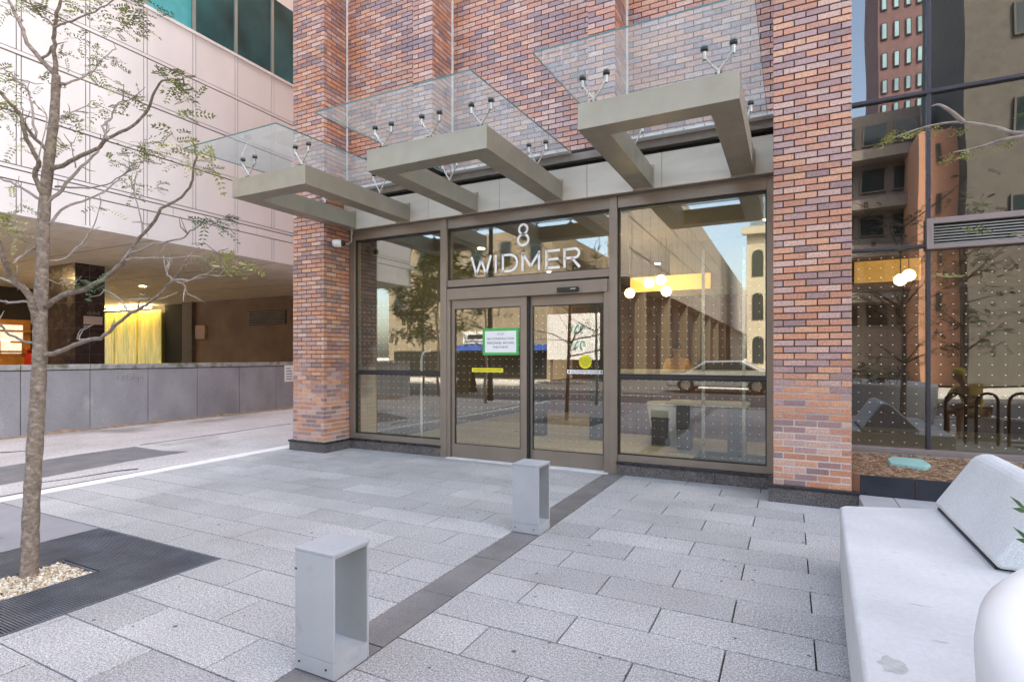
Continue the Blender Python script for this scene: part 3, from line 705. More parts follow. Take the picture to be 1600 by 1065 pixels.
# ================================================================== BOLLARDS
def bollard(y0, label):
    x0, x1, d, h, t = -2.082, -1.84, .235, .575, .012
    b = thing('box_bollard', label, 'bollard', ((x0+x1)/2, y0+d/2, 0), 'hollow metal bollards on the dark strip')
    y1 = y0+d
    box('top_plate', bollard_m, b, x0-.002, x1+.002, y0-.002, y1+.002, h-.013, h, bevel=.002)
    box('side_panel', bollard_m, b, x0, x1, y0, y0+t, .082, h-.015, bevel=.002)
    box('side_panel', bollard_m, b, x0, x1, y1-t, y1, .082, h-.015, bevel=.002)
    box('skirt', bollard_m, b, x0, x1, y0, y0+t, .006, .080, bevel=.002)
    box('skirt', bollard_m, b, x0, x1, y1-t, y1, .006, .080, bevel=.002)
    box('base_box', bollard_m, b, x0+.001, x1-.001, y0+t, y1-t, 0, .078)
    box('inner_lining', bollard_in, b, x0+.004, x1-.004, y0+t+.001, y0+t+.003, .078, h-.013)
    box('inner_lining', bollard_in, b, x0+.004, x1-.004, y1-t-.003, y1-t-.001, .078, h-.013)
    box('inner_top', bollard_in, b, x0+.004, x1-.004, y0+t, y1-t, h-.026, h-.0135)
    for x in (x0+.028, x1-.045):
        bm = bmesh.new(); lathe(bm, [(.0055, 0), (.0055, .004)], 0, 0, 10); o = ob('bolt', bm, dark_steel, b)
        o.rotation_euler = (math.pi/2, 0, 0); o.location = (x, y0+.001, .045)
    return b
bollard(1.852, 'hollow grey box bollard with a small dark mark beside the joint, farther from the doors')
bollard(4.122, 'hollow grey box bollard nearer the sliding doors')
bm = bmesh.new(); ball(bm, (-2.075, 1.8515, .475), .006, sx=1.3, sy=.2, u=8, v=6); tag(ob('bolt_head', bm, dark_steel, [o for o in bpy.data.objects if o.name == 'box_bollard'][0]))

# ================================================================== BENCH + POT (right foreground)
be = thing('concrete_bench', 'white concrete bench with a wedge backrest beside the round planter', 'bench', (.7, 3.2, 0))
PC, PR_, PZ = (1.32, 1.08), 1.04, 1.0
arcpts = [(PC[0]+1.10*math.cos(math.radians(a)), PC[1]+1.10*math.sin(math.radians(a))) for a in range(128, 62, -6)]
out = [(.302, 4.36), (.25, 3.2), (.205, 1.97)]+[(.62, 1.93)]+arcpts+[(1.9, 2.1), (1.9, 4.62), (.92, 4.60), (.33, 4.40)]
bm = bmesh.new(); prism(bm, out, 'z', .03, .45); ob('seat', bm, bench_m, be, bevel=.022, bseg=4)
bm = bmesh.new(); prism(bm, [(x+(.03 if x < 1 else -.03), y) for x, y in out if not (1.0 < x < 1.85 and y < 2.3)], 'z', 0, .03); ob('base', bm, dark_gap, be)
# wedge backrest: rounded triangle
def rtri(pts, r, n=7):
    o = []; k = len(pts)
    for i in range(k):
        a, p, b = Vector(pts[i-1]), Vector(pts[i]), Vector(pts[(i+1) % k]); rr_ = r[i]
        u = (a-p).normalized(); v = (b-p).normalized(); ang = u.angle(v); t = rr_/math.tan(ang/2); c = p+(u+v).normalized()*rr_/math.sin(ang/2)
        s = p+u*t-c; e = p+v*t-c; a0 = math.atan2(s.y, s.x); a1 = math.atan2(e.y, e.x)
        while a1-a0 > math.pi: a1 -= 2*math.pi
        while a1-a0 < -math.pi: a1 += 2*math.pi
        for j in range(n+1): q = a0+(a1-a0)*j/n; o.append((c.x+rr_*math.cos(q), c.y+rr_*math.sin(q)))
    return o
bm = bmesh.new(); prism(bm, rtri([(.845, .462), (1.55, .462), (1.12, .90)], [.03, .03, .10]), 'y', 3.36, 4.585)
ob('backrest', bm, bench_back_m, be, bevel=.025, bseg=4)
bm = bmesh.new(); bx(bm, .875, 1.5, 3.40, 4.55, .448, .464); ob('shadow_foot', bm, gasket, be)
for (px, py, a_, b_, n_) in ((1395, 1038, .045, .06, 14), (1470, 1002, .03, .008, 8), (1437, 945, .05, .006, 9), (1398, 862, .012, .005, 7), (1474, 897, .012, .005, 7)):
    x, y = gnd(px, py, .4507); bm = bmesh.new()
    bm.faces.new([bm.verts.new((x+a_*R.uniform(.75, 1.15)*math.cos(i*2*math.pi/n_), y+b_*R.uniform(.75, 1.15)*math.sin(i*2*math.pi/n_), .4507)) for i in range(n_)])
    ob('stain', bm, mat('stain_grey', (.42, .43, .42), .8, var=.2, scale=30), be)
pt = thing('round_planter', 'large white round planter pot with thick rim next to the bench', 'planter', (*PC, 0))
bm = bmesh.new()
lathe(bm, [(.80, 0), (.92, .12), (1.0, .40), (1.03, .75), (1.04, .93), (1.035, .97), (1.015, .993), (.985, 1.0), (.93, .985), (.89, .94), (.87, .86), (.86, .80)], *PC, 96)
ob('pot', bm, pot_m, pt, smooth=True)
bm = bmesh.new(); lathe(bm, [(.01, .86), (.4, .87), (.868, .85)], *PC, 40, False); ob('soil', bm, soil, pt)

# ================================================================== RIGHT CURTAIN WALL
cw = thing('curtain_wall', 'tall dark reflective curtain wall with bronze louvre right of the brick pier', 'curtain wall', (3, 6.7, 0))
CX0, CX1 = .53, 9.0
for (z0, z1, m) in ((.557, 2.545, curtain_glass), (2.575, 4.055, spandrel_glass), (4.09, 7.0, spandrel_glass), (7.03, 10, spandrel_glass)):
    xs = [CX0, 1.215, 2.75, 4.3, 5.85, 7.4, CX1]
    for a, b in zip(xs, xs[1:]):
        p = box('pane', m, cw, a+.006, b-.006, 6.712, 6.722, z0, z1)
        if z0 < 1 and a < 3: dots('bird_dots', a+.05, b, z0, 2.5, 6.709, p)
for x in (1.215, 2.75, 4.3, 5.85, 7.4): box('mullion', purple_frame, cw, x-.017, x+.017, 6.68, 6.76, .557, 10, bevel=.003)
for z0, z1 in ((2.545, 2.575), (4.055, 4.09), (7.0, 7.03)): box('transom', purple_frame, cw, CX0, CX1, 6.672, 6.76, z0, z1, bevel=.003)
box('sill', louvre_m, cw, CX0, CX1, 6.62, 6.76, .505, .553, bevel=.004)
box('flashing', steel, cw, CX0, CX1, 6.615, 6.63, .478, .504)
lv = box('louvre', louvre_m, cw, 1.19, 1.245, 6.63, 6.70, 2.515, 2.815, bevel=.003)
box('louvre_rail', louvre_m, lv, 1.245, 4.3, 6.63, 6.70, 2.76, 2.815, bevel=.003); box('louvre_rail', louvre_m, lv, 1.245, 4.3, 6.63, 6.70, 2.515, 2.555, bevel=.003)
box('louvre_back', dark_gap, lv, 1.245, 4.3, 6.69, 6.70, 2.555, 2.76)
for k in range(7):
    z = 2.562+k*.0275; bm = bmesh.new(); prism(bm, [(6.64, z), (6.645, z-.003), (6.685, z+.012), (6.68, z+.016)], 'x', 1.245, 4.3); ob('louvre_slat', bm, louvre_slat, lv)
box('block', lobby_dark, cw, .55, CX1, 6.9, 7.0, 2.56, 10)
box('upper_block', bulk, cw, .535, CX1+14, 7.0, 40, 3.6, 26)
# planting bed in front
pl = thing('mulch_bed', 'low planting bed of bark mulch behind a black upstand under the curtain wall', 'planting bed', (3, 6.4, 0))
bm = bmesh.new(); prism(bm, [(6.24, .05), (6.24, .325), (6.66, .50), (6.66, .05)], 'x', .528, 9); ob('mulch', bm, mulch_m, pl)
V = []; F = []
for k in range(7000):
    x = R.uniform(.54, 3.4); y = R.uniform(6.25, 6.64); z = .325+(y-6.24)*.417
    L = R.uniform(.012, .05); M = Matrix.Translation((x, y, z+R.uniform(-.002, .008))) @ Matrix.Rotation(R.gauss(.15, .7), 4, 'Z') @ Matrix.Rotation(R.uniform(-.25, .25), 4, 'Y') @ Matrix.Rotation(.39, 4, 'X')
    i = len(V); V += [tuple(M @ Vector(p)) for p in ((-L, -.003, 0), (L, -.004, .002), (L*.9, .004, .003), (-L*.9, .003, .001))]; F.append((i, i+1, i+2, i+3))
me = bpy.data.meshes.new('bark_chips'); me.from_pydata(V, [], F)
cm = bpy.data.materials.new('bark_chip'); cm.use_nodes = True; n = cm.node_tree.nodes; g = n.new('ShaderNodeNewGeometry'); cr = n.new('ShaderNodeValToRGB'); e = cr.color_ramp.elements
e[0].color = (.15, .075, .035, 1); e[1].color = (.42, .29, .19, 1); q = e.new(.5); q.color = (.26, .14, .075, 1)
cm.node_tree.links.new(g.outputs['Random Per Island'], cr.inputs[0]); cm.node_tree.links.new(cr.outputs[0], n['Principled BSDF'].inputs['Base Color']); n['Principled BSDF'].inputs['Roughness'].default_value = .9
me.materials.append(cm); link('bark_chips', me, pl)['kind'] = 'stuff'
box('upstand', blackwall, pl, .60, 1.02, 6.225, 6.245, .145, .335, bevel=.003); box('upstand', blackwall, pl, 1.03, 2.6, 6.225, 6.245, .145, .335, bevel=.003); box('upstand', blackwall, pl, 2.61, 9, 6.225, 6.245, .145, .335, bevel=.003)
box('end_cap', wood_wall, pl, .53, .598, 6.23, 6.26, .14, .34)
box('ledge', ledge_m, pl, .58, .86, 5.7, 6.26, 0, .142, bevel=.004); box('ledge', ledge_m, pl, .866, 9, 5.7, 6.26, 0, .142, bevel=.004)
bm = bmesh.new(); x, y = onY(1417, 719, 6.5)[0], 6.48
bot = [(x-.15, y-.05), (x+.13, y-.09), (x+.19, y-.03), (x+.13, y+.06), (x-.12, y+.07), (x-.17, y+.02)]
A = [bm.verts.new((px, py, .325+(py-6.24)*.417-.01)) for px, py in bot]; B = [bm.verts.new((x+(px-x)*.93, y+(py-y)*.9, .325+(y+(py-y)*.9-6.24)*.417+.035)) for px, py in bot]
bm.faces.new(A[::-1]); bm.faces.new(B)
for k in range(6): bm.faces.new((A[k], A[(k+1) % 6], B[(k+1) % 6], B[k]))
tag(ob('utility_lid', bm, teal_m, bevel=.008), 'pale teal plastic utility box lid lying in the bark mulch', 'utility lid')

# ================================================================== LOBBY INTERIOR
lo = thing('lobby_interior', 'warm lit lobby behind the entrance glass with wood wall and pale floor', 'room', (-3, 10, 0))
for a in range(9):
    for b in range(5):
        x0 = -6.4+a*1.4; y0 = 6.98+b*1.4; box('floor_tile', lobby_floor, lo, x0, x0+1.394, y0, y0+1.394, -.03, 0)
box('floor_bed', lobby_dark, lo, -6.4, 9, 6.95, 15, -.2, -.031)
box('ceiling', ceil_m, lo, -6.4, 9, 6.9, 15, 3.5, 3.56)
box('back_wall', wood_wall, lo, -6.4, 9, 13.6, 13.8, 0, 3.5)
box('side_wall', lobby_wall, lo, -6.5, -6.4, 6.95, 15, 0, 3.5)
box('inner_wall', wood_wall, lo, .1, .4, 9.0, 13.6, 0, 3.5)
box('bulkhead', ceil_m, lo, -1.95, .1, 10.2, 10.4, 2.55, 3.5)
box('cove_strip', cove, lo, -2.66, -1.25, 10.15, 10.2, 2.66, 2.93)
box('cove_strip', cove, lo, .9, 1.75, 10.15, 10.2, 2.62, 2.95)
box('bulkhead', wood_wall, lo, .6, 9, 10.2, 10.4, 2.5, 3.5)
for x in (-4.2, -3.05): box('column', lobby_dark, lo, x-.12, x+.12, 9.3, 9.54, 0, 3.5)
box('inner_frame', steel, lo, -1.14, -1.10, 8.3, 8.36, 0, 3.0)
box('inner_frame', steel, lo, -.6, -.56, 8.3, 8.36, 0, 3.0)
for (px, py) in ((1014, 442), (1033, 437), (1041, 455), (984, 458)):
    x, z = onY(px, py, 9.6); gl = thing('pendant_globe', 'glowing globe pendant lamp hanging in the lobby', 'pendant lamp', (x, 9.6, z), 'globe pendants in the lobby')
    bm = bmesh.new(); ball(bm, (x, 9.6, z), .085, u=16, v=10); ob('globe', bm, globe_m, gl, smooth=True)
    bm = bmesh.new(); tube(bm, [(x, 9.6, z+.08), (x, 9.6, 3.5)], .006, 6); ob('cord', bm, gasket, gl)
for (px, py) in ((1420, 430), (1407, 437)):
    x, z = onY(px, py, 9.2); gl = thing('pendant_globe', 'glowing amber globe pendant seen through the curtain wall', 'pendant lamp', (x, 9.2, z), 'amber pendants behind the curtain wall')
    bm = bmesh.new(); ball(bm, (x, 9.2, z), .08, u=16, v=10); ob('globe', bm, globe_m, gl, smooth=True)
    bm = bmesh.new(); tube(bm, [(x, 9.2, z+.07), (x, 9.2, 3.5)], .006, 6); ob('cord', bm, gasket, gl)
for i, (x, y) in enumerate([(x, y) for x in (-5.2, -2.6, -.3, 2.0) for y in (9.0, 12.2)]):  # glowing discs added to the ceiling to brighten the lobby floor
    bm = bmesh.new(); lathe(bm, [(.055, 3.494), (.055, 3.499)], x, y, 16); o = ob('lobby_fill_light', bm, lobby_fill)
    tag(o, 'small warm ceiling disc added to brighten the lobby floor', 'downlight', 'added lobby fill lights')
def stool(px0, px1, ytop, ybot, lab):
    x0, y0 = gnd(px0, ybot); x1, y1 = gnd(px1, ybot); z = ytop
    st = thing('lobby_stool', lab, 'stool', ((x0+x1)/2, y0, 0)); wd = max(.3, x1-x0)
    box('seat', stool_m, st, x0, x0+wd, y0, y0+.34, .40, .46, bevel=.01)
    for a in (x0+.01, x0+wd-.05): box('side', stool_m, st, a, a+.04, y0+.01, y0+.33, 0, .40)
    box('front', stool_m, st, x0+.05, x0+wd-.05, y0+.02, y0+.30, .02, .40)
stool(1017, 1047, .46, 695, 'dark brown cube stool behind the right window, left of the pair')
stool(1064, 1089, .46, 682, 'dark brown cube stool behind the right window under the pale table')
tb = thing('lobby_table', 'pale topped table on a dark pedestal inside the lobby', 'table', (-.9, 8.9, 0))
bm = bmesh.new(); prism(bm, rtri([(-1.75, 8.7), (-.55, 8.7), (-.55, 9.4), (-1.75, 9.4)], [.1]*4), 'z', .72, .76); ob('top', bm, table_m, tb, bevel=.006)
box('pedestal', stool_m, tb, -.85, -.6, 8.9, 9.2, 0, .72)
box('pedestal', stool_m, tb, -1.6, -1.4, 8.9, 9.2, 0, .72)
tc = thing('tub_chair', 'white rounded tub chair inside the lobby', 'chair', (-1.9, 8.8, 0))
bm = bmesh.new(); lathe(bm, [(.16, 0), (.20, .04), (.28, .3), (.34, .66), (.33, .70), (.29, .68), (.26, .45), (.05, .42)], -1.86, 9.5, 28); ob('shell', bm, table_m, tc, smooth=True)
bm = bmesh.new(); lathe(bm, [(.05, .40), (.25, .40), (.27, .44), (.2, .47), (.02, .475)], -1.86, 9.5, 20); ob('cushion', bm, kerb_m, tc, smooth=True)
rd = thing('reception_desk', 'long reception desk with a pale counter edge in the lobby', 'desk', (-1.6, 9.9, 0))
box('front', wood_wall, rd, -3.0, -.35, 10.35, 10.5, 0, 1.14); box('counter', table_m, rd, -3.05, -.3, 10.25, 10.8, 1.14, 1.22, bevel=.006)
box('entrance_mat', lobby_mat, lo, -1.25, 2.0, 7.9, 8.9, 0, .012)

# ================================================================== PEOPLE
def figure(name, label, cat, J, edges, rad, m, loc):
    me = bpy.data.meshes.new(name); me.from_pydata([tuple(J[k]) for k in J], [], [(list(J).index(a), list(J).index(b)) for a, b in edges])
    o = bpy.data.objects.new(name, me); COL.objects.link(o)
    sk = o.modifiers.new('skin', 'SKIN'); sd_ = me.skin_vertices[0].data
    for i, k in enumerate(J): sd_[i].radius = rad[k] if hasattr(rad[k], '__len__') else (rad[k], rad[k])
    sd_[0].use_root = True
    o.modifiers.new('sub', 'SUBSURF').levels = 1; o.modifiers['sub'].render_levels = 2
    dg = bpy.context.evaluated_depsgraph_get(); m2 = bpy.data.meshes.new_from_object(o.evaluated_get(dg)); bpy.data.objects.remove(o)
    for p in m2.polygons: p.use_smooth = True
    m2.materials.clear(); m2.materials.append(m); m2.name = name
    return m2
skin = mat('skin', (.42, .24, .16), .55, var=.05)
hair = mat('hair', (.02, .015, .012), .6, var=.2)
yshirt = mat('yellow_shirt', (.62, .45, .12), .8, var=.15)
oshirt = mat('orange_top', (.65, .30, .05), .8, var=.15)
shorts = mat('tan_shorts', (.35, .25, .15), .85, var=.1)
cap_y = mat('cap_yellow', (.5, .42, .08), .8, var=.1)
def person(loc, rz, seated, label, top, bottom, headwear):
    P = thing('person', label, 'person', loc)
    M = Matrix.Translation(loc) @ Matrix.Rotation(rz, 4, 'Z')
    if seated:   # faces +X locally, leaning forward, elbows on knees
        J = dict(pel=(0,0,.50), bel=(.05,0,.64), che=(.17,0,.84), nec=(.26,0,1.0), hd0=(.31,0,1.06), hd1=(.36,0,1.14), hd2=(.38,0,1.21),
                 shL=(.2,.19,.93), elL=(.36,.25,.68), wrL=(.55,.13,.62), haL=(.62,.08,.60), shR=(.2,-.19,.93), elR=(.36,-.25,.68), wrR=(.55,-.13,.62), haR=(.62,-.08,.60),
                 hiL=(.06,.11,.47), knL=(.46,.15,.50), anL=(.42,.14,.09), toL=(.58,.16,.04), hiR=(.06,-.11,.47), knR=(.46,-.15,.50), anR=(.46,-.14,.09), toR=(.62,-.16,.04))
    else:
        J = dict(pel=(0,0,.93), bel=(0,0,1.06), che=(.02,0,1.27), nec=(.02,0,1.44), hd0=(.03,0,1.5), hd1=(.04,0,1.6), hd2=(.04,0,1.68),
                 shL=(0,.18,1.37), elL=(.02,.24,1.10), wrL=(.2,.17,1.02), haL=(.28,.13,1.02), shR=(0,-.18,1.37), elR=(.02,-.24,1.10), wrR=(.2,-.17,1.02), haR=(.28,-.13,1.02),
                 hiL=(0,.1,.88), knL=(.02,.11,.48), anL=(-.02,.11,.08), toL=(.14,.13,.03), hiR=(0,-.1,.88), knR=(.02,-.11,.48), anR=(-.02,-.11,.08), toR=(.14,-.13,.03))
    W = {k: M @ Vector(v) for k, v in J.items()}
    Ed = [('pel','bel'),('bel','che'),('che','nec'),('nec','hd0'),('hd0','hd1'),('hd1','hd2')]
    Rd = dict(pel=(.15,.12), bel=(.14,.11), che=(.165,.125), nec=.055, hd0=.065, hd1=(.078,.098), hd2=(.06,.07))
    for s in 'LR':
        Ed += [('che','sh'+s),('sh'+s,'el'+s),('el'+s,'wr'+s),('wr'+s,'ha'+s),('pel','hi'+s),('hi'+s,'kn'+s),('kn'+s,'an'+s),('an'+s,'to'+s)]
        Rd.update({'sh'+s: .062, 'el'+s: .043, 'wr'+s: .028, 'ha'+s: .034, 'hi'+s: .09, 'kn'+s: .058, 'an'+s: .038, 'to'+s: .034})
    link('body', figure('body', '', '', W, Ed, Rd, skin, loc), P)
    # clothing grown the same way, a little larger
    keys = ['pel','bel','che','nec','shL','elL','shR','elR']; Jt = {k: W[k] for k in ['bel','pel','che','shL','elL','shR','elR']}
    Jt['elL'] = W['shL'].lerp(W['elL'], .75); Jt['elR'] = W['shR'].lerp(W['elR'], .75)
    Rt = dict(bel=(.165,.135), pel=(.17,.14), che=(.185,.145), shL=.085, elL=.075, shR=.085, elR=.075)
    link('shirt', figure('shirt', '', '', Jt, [('bel','pel'),('bel','che'),('che','shL'),('shL','elL'),('che','shR'),('shR','elR')], Rt, top, loc), P)
    f = .8 if seated else .95
    Jb = {'pel': W['pel'], 'hiL': W['hiL'], 'knL': W['hiL'].lerp(W['knL'], f), 'hiR': W['hiR'], 'knR': W['hiR'].lerp(W['knR'], f)}
    Ebt = [('pel','hiL'),('hiL','knL'),('pel','hiR'),('hiR','knR')]; Rb = dict(pel=(.165,.135), hiL=.115, knL=.088, hiR=.115, knR=.088)
    if not seated:
        Jb['anL'] = W['anL']; Jb['anR'] = W['anR']; Ebt += [('knL','anL'),('knR','anR')]; Rb.update(anL=.07, anR=.07)
    link('trousers', figure('trousers', '', '', Jb, Ebt, Rb, bottom, loc), P)
    bm = bmesh.new(); hc = W['hd1'].lerp(W['hd2'], .45); ball(bm, (0, 0, 0), 1, .108, .092, .10, 16, 10)
    fw = M.to_3x3() @ Vector((1, 0, 0))
    for v in list(bm.verts):
        if v.co.z < -.035 and v.co.x > .0: bm.verts.remove(v)
    bm.transform(Matrix.Translation(hc-fw*.018+Vector((0, 0, .022))) @ Matrix.Rotation(rz, 4, 'Z')); ob('hair', bm, headwear, P, smooth=True)
    bm = bmesh.new(); hd = W['hd1']
    sd2 = M.to_3x3() @ Vector((0, 1, 0))
    tube(bm, [hd+fw*.085+Vector((0, 0, .02)), hd+fw*.112-Vector((0, 0, .018))], [.008, .015], 8)
    for s in (-1, 1): ball(bm, hd+sd2*s*.082, .018, .5, .5, 1.2, 8, 6)
    ob('nose_and_ears', bm, skin, P, smooth=True)
    bm = bmesh.new()
    for s in (-1, 1): ball(bm, hd+fw*.084+sd2*s*.032+Vector((0, 0, .022)), .010, u=8, v=6)
    tube(bm, [hd+fw*.085+sd2*.022-Vector((0, 0, .045)), hd+fw*.09-Vector((0, 0, .047)), hd+fw*.085-sd2*.022-Vector((0, 0, .045))], .005, 6)
    ob('eyes_and_mouth', bm, hair, P)
    bm = bmesh.new()
    for s in 'LR':
        h0 = W['ha'+s]; d = (W['ha'+s]-W['wr'+s]).normalized(); sdv = d.cross(Vector((0, 0, 1))).normalized()
        for k in range(4):
            o_ = sdv*(k-1.5)*.018; L = (.07, .08, .075, .06)[k]
            tube(bm, [h0+o_*.9, h0+o_+d*L*.55, h0+o_+d*L*.85-Vector((0, 0, L*.4))], [.009, .0085, .007], 6)
        tube(bm, [h0+sdv*.03-d*.02, h0+sdv*.055+d*.02, h0+sdv*.05+d*.045], [.011, .010, .008], 6)
    ob('fingers', bm, skin, P, smooth=True)
person((2.95, 1.05, 0), math.radians(150), True, 'person in a yellow shirt sitting bent forward, mirrored in the curtain wall', yshirt, shorts, cap_y)
box('low_seat_block', bench_m, None, 2.75, 3.25, .75, 1.28, 0, .42, bevel=.02)
tag(bpy.data.objects['low_seat_block'], 'white concrete seat block under the person in the yellow shirt', 'seat')
person((-1.98, 11.1, 0), math.radians(-90), False, 'person with dark hair in an orange top behind the reception desk', oshirt, lobby_dark, hair)
# bike racks (mirrored in the curtain wall)
for k in range(4):
    x = 2.35+k*.42; y = 1.75
    bm = bmesh.new(); tube(bm, [(x, y, 0), (x, y, .72)]+[(x+.14-.14*math.cos(a*math.pi/8), y, .72+.14*math.sin(a*math.pi/8)) for a in range(1, 8)]+[(x+.28, y, .72), (x+.28, y, 0)], .024, 8)
    tag(ob('bike_rack', bm, black_plastic, smooth=True), 'black tubular hoop bike rack mirrored in the curtain wall', 'bike rack', 'hoop bike racks beside the planter')

# ================================================================== TREES
def smoothpath(p, n=4):
    out = []
    for i in range(len(p)-1):
        a = p[max(i-1, 0)]; b = p[i]; c = p[i+1]; d = p[min(i+2, len(p)-1)]
        for k in range(n):
            t = k/n; out.append(.5*((2*b)+(c-a)*t+(2*a-5*b+4*c-d)*t*t+(3*b-a-3*c+d)*t**3))
    out.append(p[-1]); return out
class Leaves:
    def __init__(s): s.V = []; s.F = []
    def pinnate(s, p, d, L, n=6, lw=.010, ll=.027):
        d = d.normalized(); side = d.cross(Vector((R.gauss(0, .3), R.gauss(0, .3), 1))).normalized(); up = side.cross(d)
        for k in range(n):
            t = (k+1)/n; c = p+d*L*t-Vector((0, 0, 1))*L*.22*t*t
            for sg_ in (-1, 1):
                ld = (side*sg_+d*.55+up*R.uniform(-.35, .2)).normalized(); l = ll*(1-.35*abs(t-.55))*R.uniform(.8, 1.15); wv = ld.cross(up).normalized()*lw*.5
                i = len(s.V); s.V += [c, c+ld*l*.45+wv, c+ld*l, c+ld*l*.45-wv]; s.F.append((i, i+1, i+2, i+3))
        tip = p+d*L-Vector((0, 0, 1))*L*.22; i = len(s.V); wv = side*lw*.5; s.V += [tip, tip+d*ll*.4+wv, tip+d*ll*.9, tip+d*ll*.4-wv]; s.F.append((i, i+1, i+2, i+3))
    def done(s, name, m, parent):
        me = bpy.data.meshes.new(name); me.from_pydata([tuple(v) for v in s.V], [], s.F); me.materials.append(m); o = link(name, me, parent); return o
ZD = 3.71
tr = thing('young_tree', 'young honey locust with bare lichen grey branches standing in the iron grate', 'tree', (-4.585, 1.842, 0))
def c1(pts): return [(x/2.535, y/2.535) for x, y in pts]
def c2(pts): return [(x/3.043, 350+y/3.043) for x, y in pts]
def pxpath(pts, d0, d1): return smoothpath([atz(x, y, d0+(d1-d0)*i/max(1, len(pts)-1)) for i, (x, y) in enumerate(pts)], 4)
tb_ = bmesh.new(); tw = bmesh.new()
def branch(pts, d0, d1, r0, r1, bmx):
    p = pxpath(pts, d0, d1); k = len(p)
    p = [v+Vector((R.gauss(0, 1), R.gauss(0, 1), R.gauss(0, 1)))*.0035 if 0 < i < k-1 else v for i, v in enumerate(p)]
    tube(bmx, p, [r0+(r1-r0)*(i/(k-1))**.8 for i in range(k)], 9 if r0 > .02 else 6); return p
base = atz(45, 899, ZD)
tp = smoothpath([Vector((base.x, base.y, -.05)), atz(47, 860, ZD), atz(49, 790, ZD), atz(55, 690, ZD), atz(58, 640, ZD), atz(62, 560, ZD), atz(63, 500, ZD), atz(66, 420, ZD), atz(70, 316, ZD), atz(79, 229, ZD), atz(85, 178, ZD), atz(88, 118, ZD)], 6)
k = len(tp); tube(tb_, tp, [(.056 if i < 3 else .050)*(1-.52*(i/k)**1.3)*(1+.05*math.sin(i*1.9)+R.uniform(-.03, .03)) for i in range(k)], 14)
BR = [ # (pixel path, depth start, depth end, r0, r1)
 (c1([(222,300),(165,240),(110,170),(85,100),(50,30),(20,-20),(0,-60)]), ZD, ZD+.5, .022, .009),
 (c1([(222,300),(216,200),(215,110),(240,0),(255,-90)]), ZD, ZD-.2, .021, .009),
 (c1([(165,240),(205,190),(215,110),(150,50),(105,-20)]), ZD+.1, ZD-.3, .012, .005),
 (c1([(215,110),(250,95),(330,70),(420,20),(500,-20)]), ZD-.1, ZD-.5, .011, .004),
 (c1([(240,335),(290,325),(370,280),(400,240),(460,195)]), ZD, ZD+.5, .011, .004),
 (c1([(205,670),(300,630),(380,590),(430,550),(520,500),(590,430),(620,345),(680,315),(730,335)]), ZD, ZD-.8, .021, .004),
 (c1([(430,550),(405,500),(440,465),(470,410),(545,385)]), ZD-.35, ZD-.1, .010, .004),
 (c1([(185,810),(240,750),(320,660),(385,600),(420,520),(430,470)]), ZD, ZD+.2, .019, .005),
 (c1([(195,885),(260,820),(350,790),(440,740),(490,690),(545,640),(640,650)]), ZD, ZD+.7, .013, .004),
 (c1([(220,740),(350,745),(440,725),(520,670)]), ZD, ZD-.4, .009, .003),
 (c2([(213,395),(300,340),(400,310),(490,260),(580,190),(640,90),(725,0)])+c1([(640,830),(740,760),(765,690),(775,600),(760,560)]), ZD, ZD-1.0, .024, .004),
 (c2([(213,625),(300,600),(400,555),(500,530),(600,440),(650,410),(740,350),(815,270),(870,210),(910,185)]), ZD, ZD-.9, .022, .004),
 (c2([(815,270),(930,265),(1035,200),(1050,150)]), ZD-.75, ZD-1.0, .009, .003),
 (c2([(600,170),(700,160),(850,160),(1000,150),(1085,115)]), ZD-.5, ZD-.6, .008, .003),
 (c2([(610,145),(740,95),(860,70),(920,20),(985,-25)]), ZD-.5, ZD-.9, .009, .003),
 (c2([(610,415),(560,350),(490,310)]), ZD-.55, ZD-.4, .008, .003),
 (c2([(650,410),(670,360),(712,348)]), ZD-.6, ZD-.7, .007, .003),
 (c2([(818,270),(800,240),(788,215)]), ZD-.75, ZD-.75, .007, .004),
 (c2([(430,540),(380,550),(375,515),(412,495)]), ZD-.3, ZD-.4, .007, .003),
 (c2([(840,275),(880,290),(895,340)]), ZD-.8, ZD-.8, .006, .003),
 (c1([(480,1035),(560,930),(550,830),(530,740),(540,690)]), ZD-.45, ZD-.3, .008, .003),
 (c2([(170,470),(150,360),(60,260),(25,180),(-20,60)]), ZD, ZD-.4, .032, .016),
 (c2([(170,420),(100,300),(0,255),(-60,230)]), ZD, ZD+.5, .016, .010),
 (c2([(165,370),(60,370),(0,365),(-60,375)]), ZD, ZD+.4, .011, .007),
 (c2([(160,570),(90,545),(40,520),(0,485),(-30,460)]), ZD, ZD-.3, .012, .006),
 (c2([(205,190),(300,165),(360,120),(410,60),(450,0)])+c1([(400,1000-210),]), ZD+.05, ZD+.5, .010, .004),
 (c2([(210,260),(280,280),(320,262)]), ZD, ZD+.2, .007, .003),
 (c2([(60,190),(110,140),(170,115)]), ZD-.15, ZD, .010, .008),
 (c1([(185,800),(140,700),(150,640),(110,555),(70,440),(0,370),(-30,350)]), ZD, ZD-.5, .022, .010),
 (c1([(195,610),(120,525),(75,440)]), ZD, ZD-.3, .016, .010),
 (c1([(160,790),(90,745),(0,705),(-40,690)]), ZD, ZD+.4, .013, .007),
 (c1([(140,545),(125,430),(105,350),(60,320),(20,330)]), ZD-.3, ZD-.1, .010, .004),
 (c1([(225,480),(300,440),(380,400)]), ZD, ZD+.3, .007, .003),
 (c1([(150,640),(185,470),(150,430)]), ZD-.2, ZD, .006, .003),
 (c1([(300,665),(285,590),(280,570)]), ZD, ZD, .006, .003),
 (c1([(0,290),(60,310),(110,320)]), ZD-.3, ZD-.2, .006, .003),
]
paths = []
